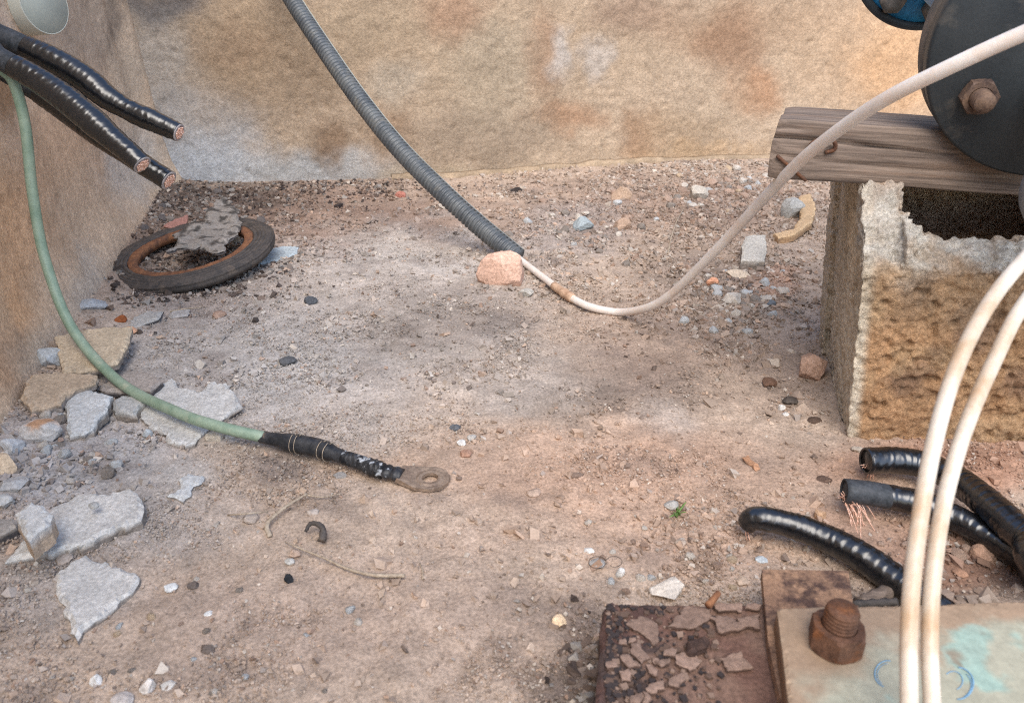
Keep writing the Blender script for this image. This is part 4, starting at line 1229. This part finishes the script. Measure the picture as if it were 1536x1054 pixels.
R_('pebble', 'half buried stone at the bottom edge left of the largest one', 185, 1046, 34, 22, lin(186, 176, 168))
R_('pebble', 'white chip left of the dark curved flake at lower left', 313, 919, 14, 8, lin(214, 212, 208))
R_('pebble', 'thin dark flake at lower left near the white chip', 311, 972, 24, 12, lin(110, 98, 90))
R_('pebble', 'grey triangular stone with a straw across it', 376, 777, 24, 20, lin(172, 158, 146))
R_('pebble', 'tan pebble above the black pebble', 443, 829, 18, 16, lin(180, 156, 138))
R_('pebble', 'pale pebble between the tan and black pebbles', 435, 842, 16, 14, lin(190, 186, 178))
R_('pebble', 'grey pebble above the curved black rubber bit', 470, 767, 18, 14, lin(178, 166, 156))
R_('pebble', 'dark grey pebble on bare soil right of the black sleeve', 683, 640, 18, 13, lin(98, 100, 104))
R_('pebble', 'white pebble below the dark grey one', 692, 664, 14, 12, lin(208, 204, 198))
R_('pebble', 'pale pebble right of the small white pebble mid ground', 708, 655, 16, 12, lin(180, 174, 166))
R_('pebble', 'brick red tan pebble below the white mid ground pebble', 699, 680, 18, 14, lin(168, 132, 112))
R_('pebble', 'flat tan stone in open soil right of the cable lug', 800, 737, 22, 16, lin(168, 146, 130))
R_('pebble', 'rounded stone below the black sleeve', 510, 712, 22, 12, lin(150, 144, 138))
R_('pebble', 'white specimen pebble in the right foreground by the wire loops', 884, 824, 16, 10, lin(216, 210, 202))
R_('pebble', 'grey oval pebble enclosed by thin wire loops', 896, 843, 24, 16, lin(164, 160, 156))
R_('pebble', 'white angular chip right of the wire loops', 930, 859, 14, 16, lin(206, 204, 200))
R_('pebble', 'pale grey stone beside the green sprout', 1007, 757, 22, 18, lin(170, 166, 160))
R_('pebble', 'small stone below the green sprout', 1020, 812, 18, 14, lin(172, 156, 142))
R_('pebble', 'white crumb in front of the drooping cable end', 1142, 838, 20, 12, lin(190, 196, 198))
R_('pebble', 'flat pale stone right behind the dirty steel base', 1115, 868, 24, 16, lin(196, 172, 150))
R_('pebble', 'broken tan clod right of the paired hoses', 1476, 830, 38, 34, lin(172, 138, 116), cat='clod')
R_('pebble', 'small tan clod below the right hand cables', 1440, 858, 22, 14, lin(160, 124, 102), cat='clod')
R_('pebble', 'pale stone under the thick cable next to the block', 1285, 672, 18, 12, lin(176, 164, 150))
R_('pebble', 'dark thin chip left of the jacketed cable end', 1236, 719, 24, 9, lin(96, 78, 68))
R_('pebble', 'tan chip above the drooping cable', 1230, 772, 18, 18, lin(186, 152, 122))
R_('pebble', 'black crumb on the soil at the foot of the back wall', 775, 285, 20, 10, lin(60, 54, 52))
R_('pebble', 'pinkish crumb left of the conduit at the wall foot', 600, 293, 18, 12, lin(190, 128, 112))
R_('pebble', 'white pebble left of the conduit near the wall', 664, 310, 14, 12, lin(196, 186, 174))
R_('pebble', 'black crumb right of the rubber ring', 508, 309, 16, 9, lin(66, 58, 56))
R_('pebble', 'pebble caught inside the rubber ring at right', 352, 358, 16, 16, lin(168, 160, 150), up=0.012)
R_('pebble', 'pale stone left of the propped tan slab against the wall', 74, 535, 40, 44, lin(170, 172, 172), tall=0.6)
R_('pebble', 'brown speckled stone between ring and leaf shaped flake', 328, 473, 22, 14, lin(166, 138, 120))

# many look-alike pebbles: one object each, sharing a few meshes
PEB = []
for k in range(10):
    V, F = rock_shape(500 + k, (1, 0.85 + 0.02 * k, 0.55 + 0.03 * k), 2, 12)
    V[:, 2] -= 0.12
    PEB.append((V, F))
PCOL = [PG, MG, TN, lin(176, 150, 132), lin(112, 104, 100), lin(196, 186, 174), lin(156, 132, 116)]
PNAME = ['pale grey', 'mid grey', 'tan', 'light brown', 'dark grey', 'off white', 'brown']
PMESH = {}
def scatter(label, group, n, cx, cy, rx, ry, smin, smax, cols, seed):
    rr = np.random.default_rng(seed)
    k = 0
    while k < n:
        x, y = cx + rr.normal() * rx * 0.5, cy + rr.normal() * ry * 0.5
        if abs(x - cx) > rx or abs(y - cy) > ry:
            continue
        b = G(x, y)
        if (b - WA) @ BN < 0.012 or (b - WA) @ LN < 0.02:
            continue
        z = float(project(b[None])[2][0])
        s = rr.uniform(smin, smax) * z / FPX
        pm, pc_ = int(rr.integers(10)), int(rr.choice(cols))
        if (pm, pc_) not in PMESH:
            o = mk('pebble', PEB[pm][0], PEB[pm][1], m_stone, col=np.array(PCOL[pc_]) * (1 + 0.2 * fbm(PEB[pm][0], 0.4, 3, pm)[:, None]), smooth=False, base=np.zeros(3))
            PMESH[(pm, pc_)] = o.data
        else:
            o = bpy.data.objects.new('pebble', PMESH[(pm, pc_)])
            COL.objects.link(o)
        o.location = Vector(b)
        o.scale = (s, s, s * rr.uniform(0.7, 1.1))
        o.rotation_euler = (rr.uniform(-.3, .3), rr.uniform(-.3, .3), rr.uniform(0, 6.28))
        q = (s * FPX / z - smin) / (smax - smin)
        size = 'tiny' if q < 0.33 else 'small' if q < 0.7 else 'larger'
        tag(o, f'{size} {PNAME[pc_]} {label}', 'stone', group)
        k += 1
scatter('loose stone in the gravel bank below the timber end', 'gravel bank stones below the timber', 46, 1090, 290, 140, 46, 9, 17, [0, 1, 2, 3, 5, 6, 3], 1)
scatter('stone in the gravel patch left of the concrete block', 'grey gravel stones by the block', 36, 1110, 455, 90, 50, 9, 19, [0, 1, 0, 5, 3, 4], 2)
scatter('stone lying between the conduit foot and the sagging tube', 'stones between conduit and tube', 30, 890, 350, 130, 70, 8, 17, [0, 1, 3, 5, 6], 3)
scatter('rubble crumb among the slabs at the left wall', 'rubble crumbs at left', 30, 90, 660, 130, 80, 9, 22, [0, 0, 1, 5], 4)
scatter('crumb in the corner around the rubber ring', 'corner crumbs', 24, 290, 350, 150, 80, 8, 16, [4, 4, 6, 1], 5)
scatter('pebble on the soil behind the steel base', 'pebbles near the steel base', 26, 1010, 830, 170, 60, 9, 17, [0, 2, 5, 3, 6], 6)
scatter('clod of soil under the right hand cables', 'soil clods under the cables', 16, 1440, 830, 120, 50, 10, 22, [3, 6, 6, 3], 7)
scatter('pebble in the lower left foreground', 'pebbles in the left foreground', 18, 330, 960, 330, 110, 8, 15, [0, 1, 2, 5, 6], 8)

# ------------------------------------------------------------------ twigs, straw, scraps
def stick(name, label, pts, r0, r1, mat=m_straw, cat='twig', n=8, flat=None):
    path, s = spline([G(x, y, u) for x, y, u in pts], 0.002)
    rr = np.random.default_rng(len(label))
    o = mk(name, *tube(path, lambda i, th: (r0 + (r1 - r0) * i / len(path)) * (1 + 0.25 * np.sin(i * 1.7 + 3 * th) * rr.random()), n, flat=flat), mat)
    return tag(o, label, cat)
stick('dry_twig', 'pale grey twig lying below the black rubber bit', [(428, 812, .003), (450, 822, .004), (490, 838, .004), (520, 852, .004), (560, 862, .004), (607, 863, .003)], .0004, .0014)
stick('straw', 'bent dry straw standing near the cable lug', [(405, 804, .002), (401, 785, .004), (425, 762, .006), (460, 740, .006)], .0018, .0009, flat=(0.5, 1))
stick('straw', 'thin dry straw reaching right from the bent straw', [(458, 742, .005), (485, 745, .004), (512, 740, .002)], .0006, .0004)
stick('straw', 'thin straw lying across the grey triangular stone', [(342, 772, .002), (370, 770, .008), (402, 767, .003)], .0006, .0005)
stick('straw', 'short pale straw right of the grey twig', [(630, 845, .001), (634, 856, .002), (634, 868, .001)], .0006, .0006)
stick('dry_stalk', 'thin yellowish dry stalk in front of the back wall', [(1026, 312, .004), (1016, 330, .012), (1008, 352, .014), (1002, 380, .003)], .0006, .0011)
stick('dry_stalk', 'small dry side stalk left of the yellowish stalk', [(990, 314, .004), (1004, 322, .010), (1016, 330, .012)], .0005, .0006)
stick('wood_chip', 'thin stick at the foot of the left wall beside the flakes', [(255, 467, .003), (280, 463, .004), (302, 461, .002)], .0012, .0006)
stick('rust_sliver', 'orange rust sliver on the back edge of the steel base', [(1062, 908, .035), (1072, 896, .036), (1078, 888, .037)], .0022, .0016, m_rust, 'chip')
stick('wooden_stick', 'tan stick poking out under the drooping cable', [(1290, 906, .006), (1310, 897, .006), (1335, 886, .006)], .0045, .0045, m_wood, 'stick', 16)
stick('rubber_strip', 'dark rubber strip lying behind the green plate', [(1278, 906, .012), (1310, 904, .012), (1345, 902, .012)], .0022, .0022, m_rubber, 'rubber')
stick('rubber_bit', 'small curved black rubber bit lying among the twigs', [(458, 797, .004), (466, 785, .008), (478, 786, .008), (485, 797, .006), (482, 811, .003)], .0010, .0027, m_rubber, 'rubber', 12)
wl = thing('wire_loop', 'thin dark wire twisted in two loops in front of the steel base', 'wire', G(900, 850))
pth = np.array([G(896 + 13 * math.cos(a), 843 + 9 * math.sin(a), .005) for a in np.linspace(0, 6.6, 40)])
mk('left_loop', *tube(pth, .0002, 6), m_wire, parent=wl)
pth = np.array([G(921 + 12 * math.cos(a), 842 + 8 * math.sin(a), .004) for a in np.linspace(2.6, 8.2, 40)])
mk('right_loop', *tube(pth, .0002, 6), m_wire, parent=wl)
# green sprout
sp = thing('green_sprout', 'tiny green sprout growing from bare soil', 'plant', G(1018, 772))
rr = np.random.default_rng(2)
for k in range(9):
    b = G(1012 + rr.uniform(-3, 10), 770 + rr.uniform(-4, 8))
    d = np.array([rr.normal(0, .006), rr.normal(0, .005), rr.uniform(.004, .010)])
    path, _ = spline([b, b + d * .6 + [0, 0, .001], b + d], .001)
    mk('leaf', *tube(path, lambda i, th, m=len(path): 0.0011 * np.sin(np.pi * (i + .6) / (m + .5)) + 0 * th, 6, flat=(.3, 1)), m_leafgreen, parent=sp)

# ------------------------------------------------------------------ loose grit and gravel, uncountable
def grit(name, label, n, rmin, rmax, weight, seed, power=2.0, pal=None):
    r = np.random.default_rng(seed)
    out = []
    got = 0
    while got < n:
        x, y = r.uniform(-0.75, 1.0, 60000), r.uniform(0.22, 1.62, 60000)
        p = np.stack([x, y, 0 * x], 1)
        px, py, z = project(p)
        ok = (px > -60) & (px < 1600) & (py < 1120) & ((p - WA) @ BN > 0.004) & ((p - WA) @ LN > 0.006)
        w = weight(p, px, py, z)
        ok &= r.random(60000) < w
        out.append(p[ok])
        got += int(ok.sum())
    P = np.concatenate(out)[:n]
    P[:, 2] = gz(P[:, 0], P[:, 1])
    size = rmin * (rmax / rmin) ** (r.random(n) ** power)
    V = BOX[None] * (1 + r.uniform(-0.75, 0.25, (n, 8, 3)))
    V = V * np.stack([r.uniform(0.6, 1.2, n), r.uniform(0.6, 1.2, n), r.uniform(0.35, 0.8, n)], 1)[:, None, :]
    a, b, c = r.uniform(0, 6.28, n), r.normal(0, .5, n), r.normal(0, .5, n)
    def rot(V, i, j, t):
        ci, si = np.cos(t)[:, None], np.sin(t)[:, None]
        W = V.copy()
        W[:, :, i] = V[:, :, i] * ci - V[:, :, j] * si
        W[:, :, j] = V[:, :, i] * si + V[:, :, j] * ci
        return W
    V = rot(rot(rot(V, 1, 2, b), 0, 2, c), 0, 1, a) * size[:, None, None]
    V = V + P[:, None, :] + np.stack([0 * size, 0 * size, size * 0.15 + 0.0006], 1)[:, None, :]
    base = ground_colour(P)
    t = r.random(n)[:, None]
    mixk = 0 if pal is None else 1
    pal = pal if pal is not None else np.array([lin(186, 178, 168), lin(160, 150, 142), lin(186, 158, 136), lin(112, 98, 90), lin(150, 122, 104), lin(204, 192, 178)])
    pick = pal[r.integers(0, len(pal), n)]
    mixw = np.where(t < 0.72, 0.12, 0.7) * (1 - mixk) + 0.9 * mixk
    col = (base * (1 - mixw) + pick * mixw) * r.uniform(0.7, 1.12, n)[:, None]
    col = np.repeat(col, 8, axis=0)
    F = (BF[None] + (np.arange(n) * 8)[:, None, None]).reshape(-1, 4)
    o = mk(name, V.reshape(-1, 3), F, m_grain, col=col, smooth=False, base=np.zeros(3))
    o['kind'] = 'stuff'
    tag(o, label, 'gravel')
def dens(lst, base):
    def f(p, px, py, z):
        w = np.full(len(px), base)
        for x, y, rx, ry, s in lst:
            w = np.maximum(w, s * np.exp(-((px - x) / rx) ** 2 - ((py - y) / ry) ** 2))
        return w * (0.12 + 0.88 * sstep(-0.25, 0.4, fbm(p, 0.06, 4, 55)))
    return f
fine = lambda p, px, py, z: np.clip((0.5 / z) ** 2, 0, 1) * (0.06 + 0.94 * sstep(-0.15, 0.4, fbm(p, 0.07, 4, 56)))
grit('soil_grit', 'fine sandy grit over the whole pit floor', 52000, 0.00045, 0.0013, fine, 1)
grit('loose_gravel', 'loose small gravel strewn over the pit floor', 24000, 0.0009, 0.0027, dens([(1080, 300, 200, 70, 1.), (1090, 460, 150, 70, 1.), (900, 350, 160, 90, .8), (110, 680, 160, 110, .9), (280, 340, 180, 90, .9), (1050, 830, 220, 90, .8), (1440, 840, 140, 80, 1.), (560, 500, 260, 120, .5), (860, 1000, 90, 90, .8), (380, 690, 110, 40, .7), (1200, 620, 70, 60, .6), (690, 480, 150, 60, .4), (860, 590, 160, 60, .4)], .07), 2, 2.2)
grit('coarse_gravel', 'coarser gravel bits banked at the wall foot and rubble heaps', 15000, 0.0020, 0.0050, dens([(1090, 290, 190, 60, 1.), (1100, 450, 110, 60, .8), (880, 350, 140, 80, .5), (80, 680, 130, 90, .5), (280, 330, 150, 70, .8), (1440, 850, 120, 60, .4), (480, 300, 160, 30, .5)], .02), 3, 1.6)
CH = np.array([lin(62, 54, 52), lin(84, 72, 66), lin(104, 88, 78), lin(140, 134, 128)])
grit('charred_crumbs', 'dark charred crumbs littering the wall corner around the ring', 3200, 0.0014, 0.0048, dens([(300, 305, 130, 26, 1.), (240, 350, 90, 60, .7), (200, 420, 60, 40, .7), (330, 420, 100, 30, .35), (470, 290, 120, 16, .6), (860, 1020, 60, 60, .8), (880, 1000, 14, 60, .5)], 0.0), 4, 1.8, CH)
